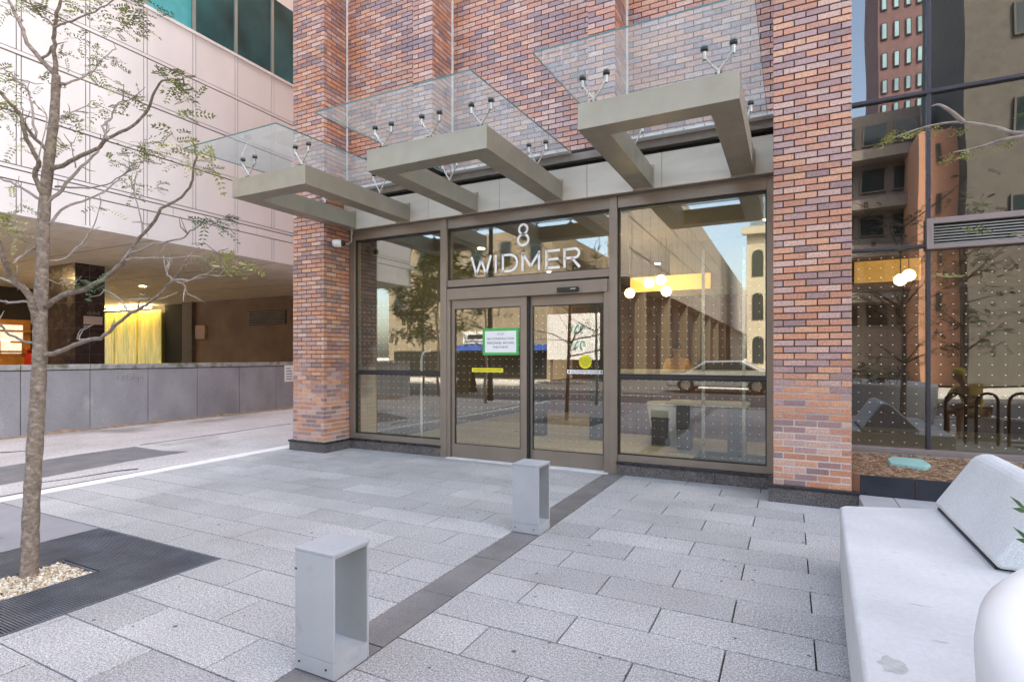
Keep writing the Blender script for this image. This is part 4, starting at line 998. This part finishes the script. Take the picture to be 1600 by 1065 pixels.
for i, (pts, d0, d1, r0, r1) in enumerate(BR): paths.append(branch(pts, d0, d1, r0*.8, r1*.8, tb_ if r0 > .02 else tw))
# twigs
for p in paths:
    for _ in range(3):
        i = R.randrange(len(p)//3, len(p)); q = p[i]; d = (p[i]-p[max(0, i-1)]).normalized()
        dv = (d+Vector((R.gauss(0, .7), R.gauss(0, .7), R.gauss(.1, .6)))).normalized()
        e1 = q+dv*R.uniform(.03, .07); e2 = e1+(dv+Vector((R.gauss(0, .4), R.gauss(0, .4), R.gauss(.2, .4)))).normalized()*R.uniform(.03, .08)
        tube(tw, [q, e1, e2], [.0042, .003, .0016], 5)
ob('trunk', tb_, bark, tr, smooth=True)
ob('branches', tw, twig_m, tr, smooth=True)['kind'] = 'stuff'
LV = {'a': Leaves(), 'b': Leaves(), 'c': Leaves()}
CL = [(205,28,42,15,'a'),(150,15,40,12,'a'),(110,10,30,8,'b'),(45,5,25,6,'a'),(225,10,30,8,'a'),(180,45,22,5,'a'),(270,135,20,9,'a'),(292,150,14,7,'a'),(262,118,10,4,'a'),(235,240,25,12,'b'),(190,252,30,13,'a'),(210,235,22,9,'a'),(300,250,18,8,'b'),(328,262,12,4,'b'),(275,228,14,5,'b'),
 (140,100,26,9,'a'),(178,92,16,6,'a'),(185,140,22,7,'b'),(205,155,14,5,'a'),(105,185,18,6,'a'),(125,190,15,5,'b'),(170,170,15,6,'b'),(8,110,14,5,'a'),(12,130,18,6,'a'),(12,160,12,4,'b'),(18,190,18,7,'a'),(30,228,14,5,'b'),(95,230,12,5,'b'),(70,128,8,3,'a'),(215,290,12,4,'a'),(240,293,9,4,'a'),(268,205,7,3,'a'),(290,185,9,3,'a'),(28,317,16,5,'b'),
 (335,348,10,5,'c'),(347,340,9,5,'c'),(322,345,8,3,'c'),(330,400,20,9,'b'),(355,408,16,7,'b'),(372,412,8,3,'b'),(300,402,9,3,'b'),(12,352,15,7,'b'),(22,365,10,4,'b'),(5,340,9,3,'b'),(135,445,14,5,'c'),(162,440,12,5,'c'),(118,448,8,3,'c'),(10,10,20,5,'a'),(120,60,18,4,'a'),(100,85,12,3,'a'),(150,325,12,3,'a'),(180,330,9,2,'b'),(60,10,22,5,'a')]
LZ = {}
allp = [(q, proj(*q)) for p in paths for q in p]
for (cx, cy, rad, n_, key) in CL:
    # depth follows the nearest branch
    q, _ = min(allp, key=lambda t: (t[1][0]-cx)**2+(t[1][1]-cy)**2)
    zd = -S_*q.x+C_*q.y
    for _ in range(int(n_*1.8)):
        p = atz(cx+R.gauss(0, rad*.5), cy+R.gauss(0, rad*.3), zd+R.gauss(0, .06))
        d = Vector((R.gauss(.3, .8), R.gauss(0, .7), R.gauss(-.05, .35)))
        LV[key].pinnate(p, d, R.uniform(.06, .12), R.randint(4, 7))
LV['a'].done('crown', leaf_m, tr)['kind'] = 'stuff'; LV['b'].done('pale_leaves', leaf_y, tr)['kind'] = 'stuff'; LV['c'].done('deep_leaves', leaf_d, tr)['kind'] = 'stuff'

def small_tree(x, y, h, name, label, dens=240, spread=1.2, extra=None, z0=0, group=None, lf=leaf_m, L0=.16):
    t = thing(name, label, 'tree', (x, y, z0), group); bm = bmesh.new(); pts = [Vector((x+R.gauss(0, .02), y+R.gauss(0, .02), z0+h*k/8)) for k in range(9)]; pts[0].z -= .05
    tube(bm, pts, [.05*(1-.8*k/8)+.004 for k in range(9)], 9); L = Leaves(); tips = []
    for k in range(26):
        s = pts[R.randint(3, 8)]; a = R.uniform(0, 6.28); d = Vector((math.cos(a), math.sin(a), R.uniform(.15, .9)))*R.uniform(.4, spread)
        m_ = s+d*.5+Vector((R.gauss(0, .05), R.gauss(0, .05), .04)); e_ = s+d
        tube(bm, [s, m_, e_], [.014, .008, .003], 6); tips += [m_, e_, s.lerp(e_, .75)]
    if extra:
        for path in extra:
            tube(bm, path, [.011*(1-.75*i/(len(path)-1)) for i in range(len(path))], 6)
    for _ in range(dens):
        p = R.choice(tips)+Vector((R.gauss(0, .14), R.gauss(0, .14), R.gauss(0, .12))); L.pinnate(p, Vector((R.gauss(0, 1), R.gauss(0, 1), R.gauss(-.1, .4))), R.uniform(.6, 1)*L0, 6, .014*(L0/.16)**2, .045*L0/.16)
    ob('trunk', bm, twig_m, t, smooth=True); o = L.done('crown', lf, t); o['kind'] = 'stuff'; return t
br1 = smoothpath([Vector((1.65, 2.45, 2.0)), atz(1720, 190, 2.3), atz(1600, 208, 2.35), atz(1560, 200, 2.4), atz(1515, 192, 2.45), atz(1480, 192, 2.5), atz(1440, 200, 2.5), atz(1395, 216, 2.5)], 4)
br2 = smoothpath([Vector((1.65, 2.45, 2.0)), atz(1700, 200, 2.2), atz(1600, 213, 2.2), atz(1565, 219, 2.25), atz(1530, 230, 2.3), atz(1490, 238, 2.3)], 4)
br3 = smoothpath([atz(1505, 191, 2.45), atz(1487, 175, 2.45), atz(1468, 164, 2.45), atz(1456, 166, 2.45)], 4)
rt = small_tree(1.65, 2.45, 3.6, 'planter_tree', 'slender tree beside the bench reaching pale leafy twigs in front of the curtain wall', 330, 1.0, [br1, br2, br3])
L = Leaves()
for (cx, cy, n_, a) in ((1400, 214, 5, 1), (1420, 206, 6, 1), (1440, 202, 6, 1), (1460, 197, 5, 1), (1480, 196, 4, 1), (1505, 199, 4, 1), (1385, 222, 3, 1), (1500, 240, 5, 2), (1520, 236, 3, 2), (1570, 222, 4, 2), (1595, 214, 4, 2)):
    for _ in range(n_):
        p = atz(cx+R.gauss(0, 6), cy+R.gauss(0, 3), 2.48 if a == 1 else 2.28); L.pinnate(p, Vector((-1, R.gauss(0, .5), R.gauss(-.25, .2))), R.uniform(.03, .06), 4, .008, .022)
L.done('pale_leaves', leaf_y, rt)['kind'] = 'stuff'
# drooping plant in the pot: a few leaves reach into the frame
pp = thing('potted_plant', 'leafy green plant growing in the round white planter', 'plant', (1.2, 1.5, .86)); bm = bmesh.new(); L2 = Leaves()
for k in range(16):
    a = R.uniform(0, 6.28); r_ = R.uniform(.1, .65); c_ = Vector((1.32+r_*math.cos(a), 1.08+r_*math.sin(a), .85)); tip = c_+Vector((R.gauss(0, .15), R.gauss(0, .15), R.uniform(.2, .5)))
    tube(bm, [c_, c_.lerp(tip, .5), tip], [.006, .005, .003], 5)
    for _ in range(7): L2.pinnate(c_.lerp(tip, R.uniform(.4, 1)), Vector((R.gauss(0, 1), R.gauss(0, 1), .3)), .12, 3, .03, .07)
s0 = Vector((1.0, 1.55, .85))
for (px, py, zz) in ((1585, 790, 1.75), (1590, 838, 1.7)):
    tip = atz(px, py, zz); tube(bm, [s0, s0.lerp(tip, .6)+Vector((.05, 0, .12)), tip+Vector((.05, -.01, .0))], [.006, .004, .003], 5)
    t0 = atz(px+24, py+10, zz)
    for (dx, dy) in ((-14, -16), (-10, 3)):
        e_ = atz(px+dx+6, py+dy, zz); wv = Vector((0, 0, .008)); i = len(L2.V); mm = t0.lerp(e_, .5); L2.V += [t0, mm+wv, e_, mm-wv]; L2.F.append((i, i+1, i+2, i+3))
ob('stem', bm, leaf_d, pp); L2.done('foliage', leaf_d, pp)['kind'] = 'stuff'

# ================================================================== RETAINING WALL + WHITE BUILDING
XW = -12.6
rw = thing('retaining_wall', 'low grey concrete retaining wall in jointed panels across the lane', 'wall', (XW, 7, 0))
ys = [4.94-1.1235*k for k in range(7, 0, -1)]+[4.94+1.1235*k for k in range(0, 14)]
for a, b in zip(ys, ys[1:]):
    box('panel', wallconc, rw, XW-.25, XW+R.uniform(-.003, .003), a+.006, b-.006, -.1, 1.195, bevel=.006)
    box('cap_panel', wallcap, rw, XW-.27, XW+.012, a+.005, b-.005, 1.212, 1.312, bevel=.006)
box('core', joint_m, rw, XW-.24, XW-.02, ys[0], ys[-1], -.1, 1.30)
# dirt wedge at the foot
bm = bmesh.new(); pr = None; row = []
for k in range(60):
    y = -2.5+k*.3; h_ = .012+.06*R.random()**2; row.append((bm.verts.new((XW+.003, y, h_)), bm.verts.new((XW+.05+.08*R.random(), y, -.008))))
for a, b in zip(row, row[1:]): bm.faces.new((a[0], a[1], b[1], b[0]))
ob('dirt_line', bm, rust, rw)
pz = box('posted_notice', paper, None, XW+.008, XW+.014, *[onX(444, 580, XW)[0], onX(456, 580, XW)[0]+.1], .76, 1.22); tag(pz, 'white printed notice posted at the end of the grey retaining wall', 'notice')
for k in range(5):
    y0 = onX(444, 580, XW)[0]+.06; box('print', ink, pz, XW+.0145, XW+.016, y0, y0+.12+.1*R.random(), 1.12-k*.075, 1.14-k*.075)
bm = bmesh.new()   # scratched graffiti
gy, gz = onX(184, 594, XW); sl_ = []
for (dx, lines) in enumerate(([[(0, 0), (0, .10)]], [[(0, 0), (0, .08), (.04, .1), (.05, 0)]], [[(.06, 0), (0, 0), (0, .12), (.06, .12)], [(0, .06), (.05, .06)]], [[(.05, .14), (.05, 0), (0, .02), (0, .06), (.05, .06)]], [[(.05, .07), (0, .07), (0, .01), (.05, .01)], [(.05, .07), (.05, -.06), (0, -.06)]], [[(0, 0), (0, .07), (.05, .06), (.06, 0)]])):
    for ln in lines: tube(bm, [(XW+.003, gy+dx*.09+p[0], gz+p[1]) for p in ln], .003, 4)
ob('scratched_writing', bm, mat('scratch', (.15, .15, .16), .9, var=0), rw)

XB = -12.5; ZS = 4.04
wb = thing('white_building', 'pale panelled office building on a deep overhang with teal strip windows across the lane', 'building', (XB-6, 8, 0))
rowz = [(ZS+.04, 4.635), (4.66, 4.835), (4.855, 5.865), (5.885, 6.925), (6.945, 7.945), (7.965, 9.03)]
P0, PP = 4.877, 1.1
far_p = []
for k in range(-7, 20):
    y0 = P0+k*PP; y1 = y0+PP
    for i, (z0, z1) in enumerate(rowz):
        if i == 1: continue
        if i > 1: z0 += .083
        d = (XB-.06, XB+R.uniform(-.002, .002), y0+.045, y1-.045, z0, z1)
        if -1 <= k < 8: box('panel', white_panel, wb, *d, bevel=.004)
        else: far_p.append(d)
        for (q0, q1) in ((y0-.028, y0+.028),):
            far_p.append((XB-.06, XB-.004, q0, q1, z0, z1))
for k in range(-4, 10):
    y0 = P0+k*PP*2+.6; d = (XB-.06, XB-.003, y0+.006, y0+PP*2-.006, 4.66, 4.835)
    (box('panel', white_panel, wb, *d) if 0 <= k < 4 else far_p.append(d))
for z in (4.862, 5.897, 6.957, 7.977): far_p.append((XB-.06, XB-.006, P0-7*PP, P0+20*PP, z, z+.06))
pydata('panels_beyond', far_p, white_panel, wb, 'stuff')
box('edge_trim', white_panel, wb, XB-.1, XB+.012, P0-7*PP, P0+20*PP, ZS-.01, ZS+.035)
box('joint_backing', panel_joint, wb, XB-.30, XB-.02, P0-7*PP, P0+20*PP, ZS+.036, 9.04)
box('soffit', soffit_m, wb, -48, XB-.101, P0-7*PP, 27, ZS, ZS+.25)
for k in range(3): box('soffit_joint', panel_joint, wb, -26, XB-.11, 7.3+k*3.3, 7.315+k*3.3, ZS-.003, ZS+.01)
box('upper_mass', white_panel, wb, -48, XB-.31, P0-7*PP, 27, ZS+.26, 9.0)
box('upper_storeys', white_panel, wb, -26, XB-.05, P0-7*PP, 27, 11.2, 12.6)
box('sill', white_panel, wb, XB-.2, XB+.03, P0-7*PP, 27, 9.03, 9.10)
for k in range(-7, 20):
    y0 = P0+k*PP; box('window_mullion', winframe, wb, XB-.10, XB-.01, y0-.04, y0+.04, 9.10, 11.2)
    box('window_pane', winglass, wb, XB-.06, XB-.05, y0+.04, y0+PP-.04, 9.10, 11.2)
box('room_back', mat('office_dark', (.03, .09, .09), .7, var=.3, scale=1), wb, -16, -15.8, P0-7*PP, 27, 9.1, 11.2)
box('room_floor', mat('office_dark2', (.05, .07, .07), .7), wb, -16, XB-.3, P0-7*PP, 27, 9.01, 9.09)
for k in range(4): box('blind', mat('teal_blind', (.06, .42, .45), .4, var=.1), wb, XB-.049, XB-.046, P0+(2+k*4)*PP+.05, P0+(3+k*4)*PP-.05, 9.12, 11.2)
# recessed ground floor
box('recess_floor', side_conc, wb, -48, XW-.3, P0-7*PP, 27, -.3, -.02)
cl = box('column', darkclad, wb, -19.1, -17.5, 8.06, 8.79, 0, ZS)
for k in range(5): box('tile_joint', mat('tile_joint', (.13, .11, .10), .6), cl, -19.104, -17.496, 8.056, 8.794, .8+k*.72, .808+k*.72)
box('tile_joint', MATS['tile_joint'], cl, -17.5, -17.494, 8.40, 8.41, 0, ZS)
y0, z0 = onX(131, 506, -17.48); y1, z1 = onX(159.5, 495, -17.48)
sp_ = box('column_sign', mat('sign_pink', (.55, .42, .38), .6, var=.05), None, -17.5, -17.46, y0, y1, z0, z1); tag(sp_, 'pale pink sign plate on the dark tiled column', 'sign')
for k in range(6): box('raised_letter', channel_m, cl, -17.5, -17.47, y0+.08+k*.055, y0+.115+k*.055, z1+.05, z1+.05+.06+.03*(k % 2))
# back wall at Y 16.5
YBk = 16.5
def bw(px0, px1, Y=YBk): return onY(px0, 500, Y)[0], onY(px1, 500, Y)[0]
a, b = bw(306, 462); box('rear_wall', brownwall, wb, a, XB-.2, YBk, YBk+.3, 0, ZS)
a0, b0 = bw(291, 306); box('rear_pier', mat('pier_grey', (.13, .10, .085), .8), wb, a0, b0, YBk-.2, YBk+.2, 0, ZS)
a1, b1 = bw(251, 291); box('doorway', dark_gap, wb, a1, b1, YBk+.2, YBk+.3, 0, ZS)
a2, b2 = bw(160, 251)
for k in range(5):
    w_ = (b2-a2)/5; box('yellow_panel', yellowscreen, wb, a2+k*w_+.02, a2+(k+1)*w_-.02, YBk+.02+.03*(k % 2), YBk+.06+.03*(k % 2), 0, onY(200, 487, YBk)[1])
box('wash_light', down_m, wb, a2+.2, b2-.2, YBk-.35, YBk-.33, 3.86, 3.9)
box('rear_block', lobby_dark, wb, -48, a1, YBk+.4, YBk+.6, 0, ZS)
xa, za = onY(306, 529, YBk-.05); xb, zb2 = onY(322, 508, YBk-.05); box('meter_box', mat('meter_tan', (.36, .22, .16), .6), wb, xa+.05, xb, YBk-.12, YBk, za, zb2)
xa, za = onY(388, 508, YBk-.05); xb, zb2 = onY(446, 484, YBk-.05)
vt = box('vent_frame', dark_gap, wb, xa, xb, YBk-.03, YBk, za, zb2)
for k in range(7): box('vent_slat', mat('vent_grey', (.28, .25, .22), .6), vt, xa, xb, YBk-.07, YBk-.03, za+.03+k*(zb2-za)/7.2, za+.06+k*(zb2-za)/7.2)
for (px, py) in ((223, 447), (337, 470.6), (403.5, 466.7), (74, 430), (110, 471)):
    x, y = gnd(px, py, ZS); bm = bmesh.new(); lathe(bm, [(.10, ZS-.012), (.10, ZS-.004)], x, y, 16); o = ob('soffit_downlight', bm, down_m)
    tag(o, 'round warm downlight set in the white building soffit', 'downlight', 'soffit downlights of the white building')
# café corner left of the column
sh = thing('shop_display', 'lit shop display with orange timber shelves and white boards behind the dark column', 'shop display', (-24, 8.5, 0))
orange = mat('orange_timber', (.42, .17, .03), .6, var=.2); whiteb = mat('lit_board', (.8, .8, .75), .5, var=.3, scale=6, emit=(1, .93, .8), estr=.10); redb = mat('red_box', (.55, .03, .015), .5)
xs = -23.5
def syz(px, py): return onX(px, py, xs)
y0, z0 = syz(-20, 600); y1, z1 = syz(52, 500)
box('back_panel', orange, sh, xs-.3, xs-.2, y0, y1, 0, z1)
for (p0, p1, q0, q1) in ((3, 38, 508, 532), (5, 18, 530, 552), (20, 36, 536, 552)):
    a, b = syz(p0, q1); c, d = syz(p1, q0); box('white_board', whiteb, sh, xs-.18, xs-.1, a, c, b, d)
a, b = syz(42, 570); c, d = syz(50, 545); box('red_box', redb, sh, xs-.18, xs, a, c, b, d)
for zz in (.9, 1.6, 2.3): box('shelf', orange, sh, xs-.2, xs, y0, y1, zz, zz+.06)
box('rear_screen', lobby_dark, sh, -26, -25.8, -3, 10.5, 0, ZS)
box('ceiling_lamp', down_m, sh, -20.5, -20.3, 5.2, 6.6, 3.95, 3.98)

# ================================================================== STREET BEHIND THE CAMERA (seen in the glass)
def facade(name, label, m, x0, x1, y0, y1, z1, wm, nx, nz, z0=3.6, ww=.55, wh=.6, frame=None, face=1, par=True):
    """block with recessed windows on the +Y face"""
    t = thing(name, label, 'building', ((x0+x1)/2, (y0+y1)/2, 0))
    box('wall', m, t, x0, x1, y0, y1, 0, z1)
    sx_, sz_ = (x1-x0)/nx, (z1-z0)/nz
    for i in range(nx):
        for k in range(nz):
            cx = x0+(i+.5)*sx_; cz = z0+(k+.5)*sz_
            wn = box('window', frame or kerb_m, t, cx-sx_*ww/2, cx+sx_*ww/2, y1, y1+.12, cz-sz_*wh/2, cz+sz_*wh/2)
            box('window_pane', wm, wn, cx-sx_*ww/2+.08, cx+sx_*ww/2-.08, y1+.12, y1+.125, cz-sz_*wh/2+.08, cz+sz_*wh/2-.08)
    return t
skyglass = mat('pale_glass', (.25, .42, .46), .08, var=.3, scale=.4); darkglass = mat('dark_glass', (.03, .05, .055), .08, var=.2, scale=.5)
purple_brick = mat('purple_brick', (.17, .10, .105), .85, var=.12, scale=1); cream = mat('cream_brick', (.30, .245, .175), .85, var=.12, scale=2); creamstone = mat('cream_stone', (.52, .48, .37), .8, var=.08)
peach = mat('peach_stucco', (.55, .30, .20), .85, var=.06); stucco = mat('grey_stucco', (.115, .11, .10), .9, var=.12, scale=3); podium = mat('podium_concrete', (.25, .225, .205), .8, var=.1)
facade('brick_tower', 'tall purple brick tower with rows of pale windows mirrored in the curtain wall', purple_brick, 7.2, 13.4, -56, -47, 62, skyglass, 7, 24, 3, .5, .55, frame=purple_frame)
facade('podium_block', 'grey concrete podium block with dark window bands mirrored beside the brick pier', podium, 2.4, 7.0, -36, -27, 16.5, darkglass, 3, 5, 2.5, .8, .5, frame=channel_m)
for k in range(4): box('balcony', podium, bpy.data.objects['podium_block'], 2.2, 6.2, -27, -25.8, 4.6+k*2.9, 5.2+k*2.9)
facade('peach_building', 'narrow sunlit peach stucco building mirrored in the curtain wall', peach, 6.2, 7.9, -32, -23, 13.5, darkglass, 1, 4, 3, .12, .4, frame=stucco)
facade('grey_stucco_building', 'dark grey stucco building at the right of the mirrored street', stucco, 7.9, 16, -32, -21.5, 30, darkglass, 2, 5, 6, .16, .35, frame=stucco)
t = facade('cream_building', 'cream brick corner building with white sign and blue awning mirrored in the sliding door', cream, -26, -13.2, -30, -18, 9.5, darkglass, 6, 2, 4.2, .4, .55, frame=channel_m)
box('shopfront', dark_gap, t, -25.5, -13.6, -18, -17.95, .1, 1.84); box('awning', mat('blue_awning', (.03, .10, .42), .6), t, -19.7, -13.4, -18, -17.2, 1.85, 2.2)
box('signboard', paper, t, -19.6, -16.9, -18, -17.9, 2.3, 3.1); box('sign_line', ink, t, -19.4, -17.1, -17.9, -17.88, 2.42, 2.48); box('sign_line', ink, t, -19.2, -17.3, -17.9, -17.88, 2.6, 2.9)
t = thing('arcaded_building', 'ornate cream stone building with arched windows at the end of the mirrored street', 'building', (-3, -30, 0))
box('wall', creamstone, t, -2.7, 5.4, -36, -28, 0, 10.5); box('cornice', creamstone, t, -3.0, 5.7, -28, -27.6, 9.9, 10.4)
for i in range(6):
    for k in range(3):
        cx = -2.0+i*1.25; z0 = 1+k*3; bm = bmesh.new(); prism(bm, [(cx-.35, z0), (cx+.35, z0), (cx+.35, z0+1.5)]+[(cx+.35*math.cos(a*math.pi/8), z0+1.5+.35*math.sin(a*math.pi/8)) for a in range(1, 8)]+[(cx-.35, z0+1.5)], 'y', -28, -27.95); ob('arched_window', bm, darkglass, t)
facade('glass_tower', 'pale blue glass tower rising behind the arcaded building', mat('tower_blue', (.35, .45, .52), .4), -5, 1.0, -80, -70, 48, skyglass, 4, 16, 2, .8, .7)
t = thing('long_panelled_building', 'long pale panelled building on a dark overhang mirrored in the right window', 'building', (-12, -60, 0))
box('wall', podium, t, -9.4, -8.2, -120, -17.2, 6, 15); box('underside', lobby_dark, t, -9.5, -9.4, -120, -17.2, 0, 6)
for k in range(22): box('joint', panel_joint, t, -8.2, -8.19, -18-k*2.4, -17.9-k*2.4, 6, 15)
for k in range(4): box('joint', panel_joint, t, -8.2, -8.188, -118, -17.3, 7.6+k*1.8, 7.7+k*1.8)
for k in range(8): box('column', lobby_wall, t, -8.9, -8.3, -22-k*8, -21.4-k*8, 0, 6)
t = thing('hoarding', 'white street hoarding with teal brush marks mirrored in the right sliding door', 'hoarding', (-10, -13.4, 0))
box('board', paper, t, -11.6, -8.7, -13.5, -13.4, 1.3, 3.7)
for x in (-11.4, -8.9): box('post', channel_m, t, x-.06, x+.06, -13.62, -13.5, 0, 3.7)
bm = bmesh.new(); tealp = mat('teal_paint', (.02, .38, .38), .6)
for (ox, oz) in ((-9.6, 2.9), (-9.6, 2.05)):
    for k in range(3): tube(bm, [(ox-k*.33+.12*math.cos(a*.8), -13.39, oz+.22*math.sin(a*.8+k)) for a in range(7)], .035, 6)
ob('brush_marks', bm, tealp, t)
# A-board, lamp post, car
t = thing('sandwich_board', 'dark sandwich board on the far corner mirrored in the left window', 'sign', (-12.0, -5.5, 0))
for s in (-1, 1):
    bm = bmesh.new(); prism(bm, [(-5.5+s*.35, .0), (-5.5+s*.38, .0), (-5.5+s*.05, 1.1), (-5.5+s*.02, 1.1)], 'x', -12.0, -11.4); ob('board', bm, lobby_dark, t)
t = thing('lamp_post', 'dark street lamp post on the corner mirrored in the left sliding door', 'lamp post', (-9.4, -4.6, 0))
bm = bmesh.new(); tube(bm, [(-9.0, -2.6, 0), (-9.0, -2.6, .5), (-9.0, -2.6, 6), (-8.8, -2.6, 6.5), (-8.0, -2.6, 6.7)], [.13, .10, .07, .05, .04], 12); ob('pole', bm, gasket, t, smooth=True)
bm = bmesh.new(); bx(bm, -8.3, -7.7, -2.7, -2.5, 6.62, 6.74); ob('head', bm, gasket, t, bevel=.02)
car = thing('parked_car', 'silver car parked across the street mirrored in the right window', 'car', (-3, -10.6, 0))
cx0, cy0 = -4.6, -10.4; prof = [(0, .35), (.05, .62), (.85, .82), (1.5, 1.28), (2.9, 1.32), (3.6, .95), (4.2, .85), (4.3, .4), (4.2, .25), (.1, .25)]
silver = mat('silver_paint', (.45, .47, .5), .3, .6, var=.03)
bm = bmesh.new(); prism(bm, [(cx0+a, b) for a, b in prof], 'y', cy0-.85, cy0+.85); ob('body', bm, silver, car, bevel=.08, bseg=3)
bm = bmesh.new(); prism(bm, [(cx0+a, b) for a, b in ((1.05, .86), (1.58, 1.22), (2.85, 1.25), (3.4, .93))], 'y', cy0-.86, cy0+.86); ob('side_window', bm, darkglass, car)
for wx in (.8, 3.45):
    for s in (-1, 1):
        bm = bmesh.new(); tube(bm, [(cx0+wx, cy0+s*.66, .32), (cx0+wx, cy0+s*.88, .32)], .32, 20); w2 = ob('wheel', bm, gasket, car)
        bm = bmesh.new(); tube(bm, [(cx0+wx, cy0+s*.87, .32), (cx0+wx, cy0+s*.89, .32)], .19, 14); ob('rim', bm, steel, w2)
for s in (-.55, .55): box('headlight', paper, car, cx0-.01, cx0+.06, cy0+s-.15, cy0+s+.15, .58, .68)
small_tree(-8.6, -1.6, 4.6, 'street_tree', 'leafy street tree at the lane corner mirrored in the left window', 420, 1.5, lf=leaf_m, L0=.25)
small_tree(-12.3, -4.3, 5.6, 'street_tree', 'leafy street tree at the far corner of the white building mirrored in the left window', 900, 1.9, lf=leaf_m, L0=.36)
small_tree(-14.6, -6.5, 6.0, 'street_tree', 'tall dense street tree before the cream building mirrored in the left window', 900, 2.2, lf=leaf_d, L0=.4)
small_tree(-5.2, -2.3, 4.4, 'street_tree', 'slim bare looking street tree on the plaza edge mirrored in the right sliding door', 90, 1.3, lf=leaf_m, L0=.2)
small_tree(3.4, -1.8, 4.2, 'street_tree', 'bushy street tree behind the bike racks mirrored in the curtain wall', 420, 1.3, lf=leaf_d, L0=.22)
bm = bmesh.new(); prism(bm, [(-12.5, -6.2), (-4, -7.6), (-4, -7.45), (-12.5, -6.05)], 'z', -.028, -.024); tag(ob('road_line', bm, kerb_m), kind='structure')
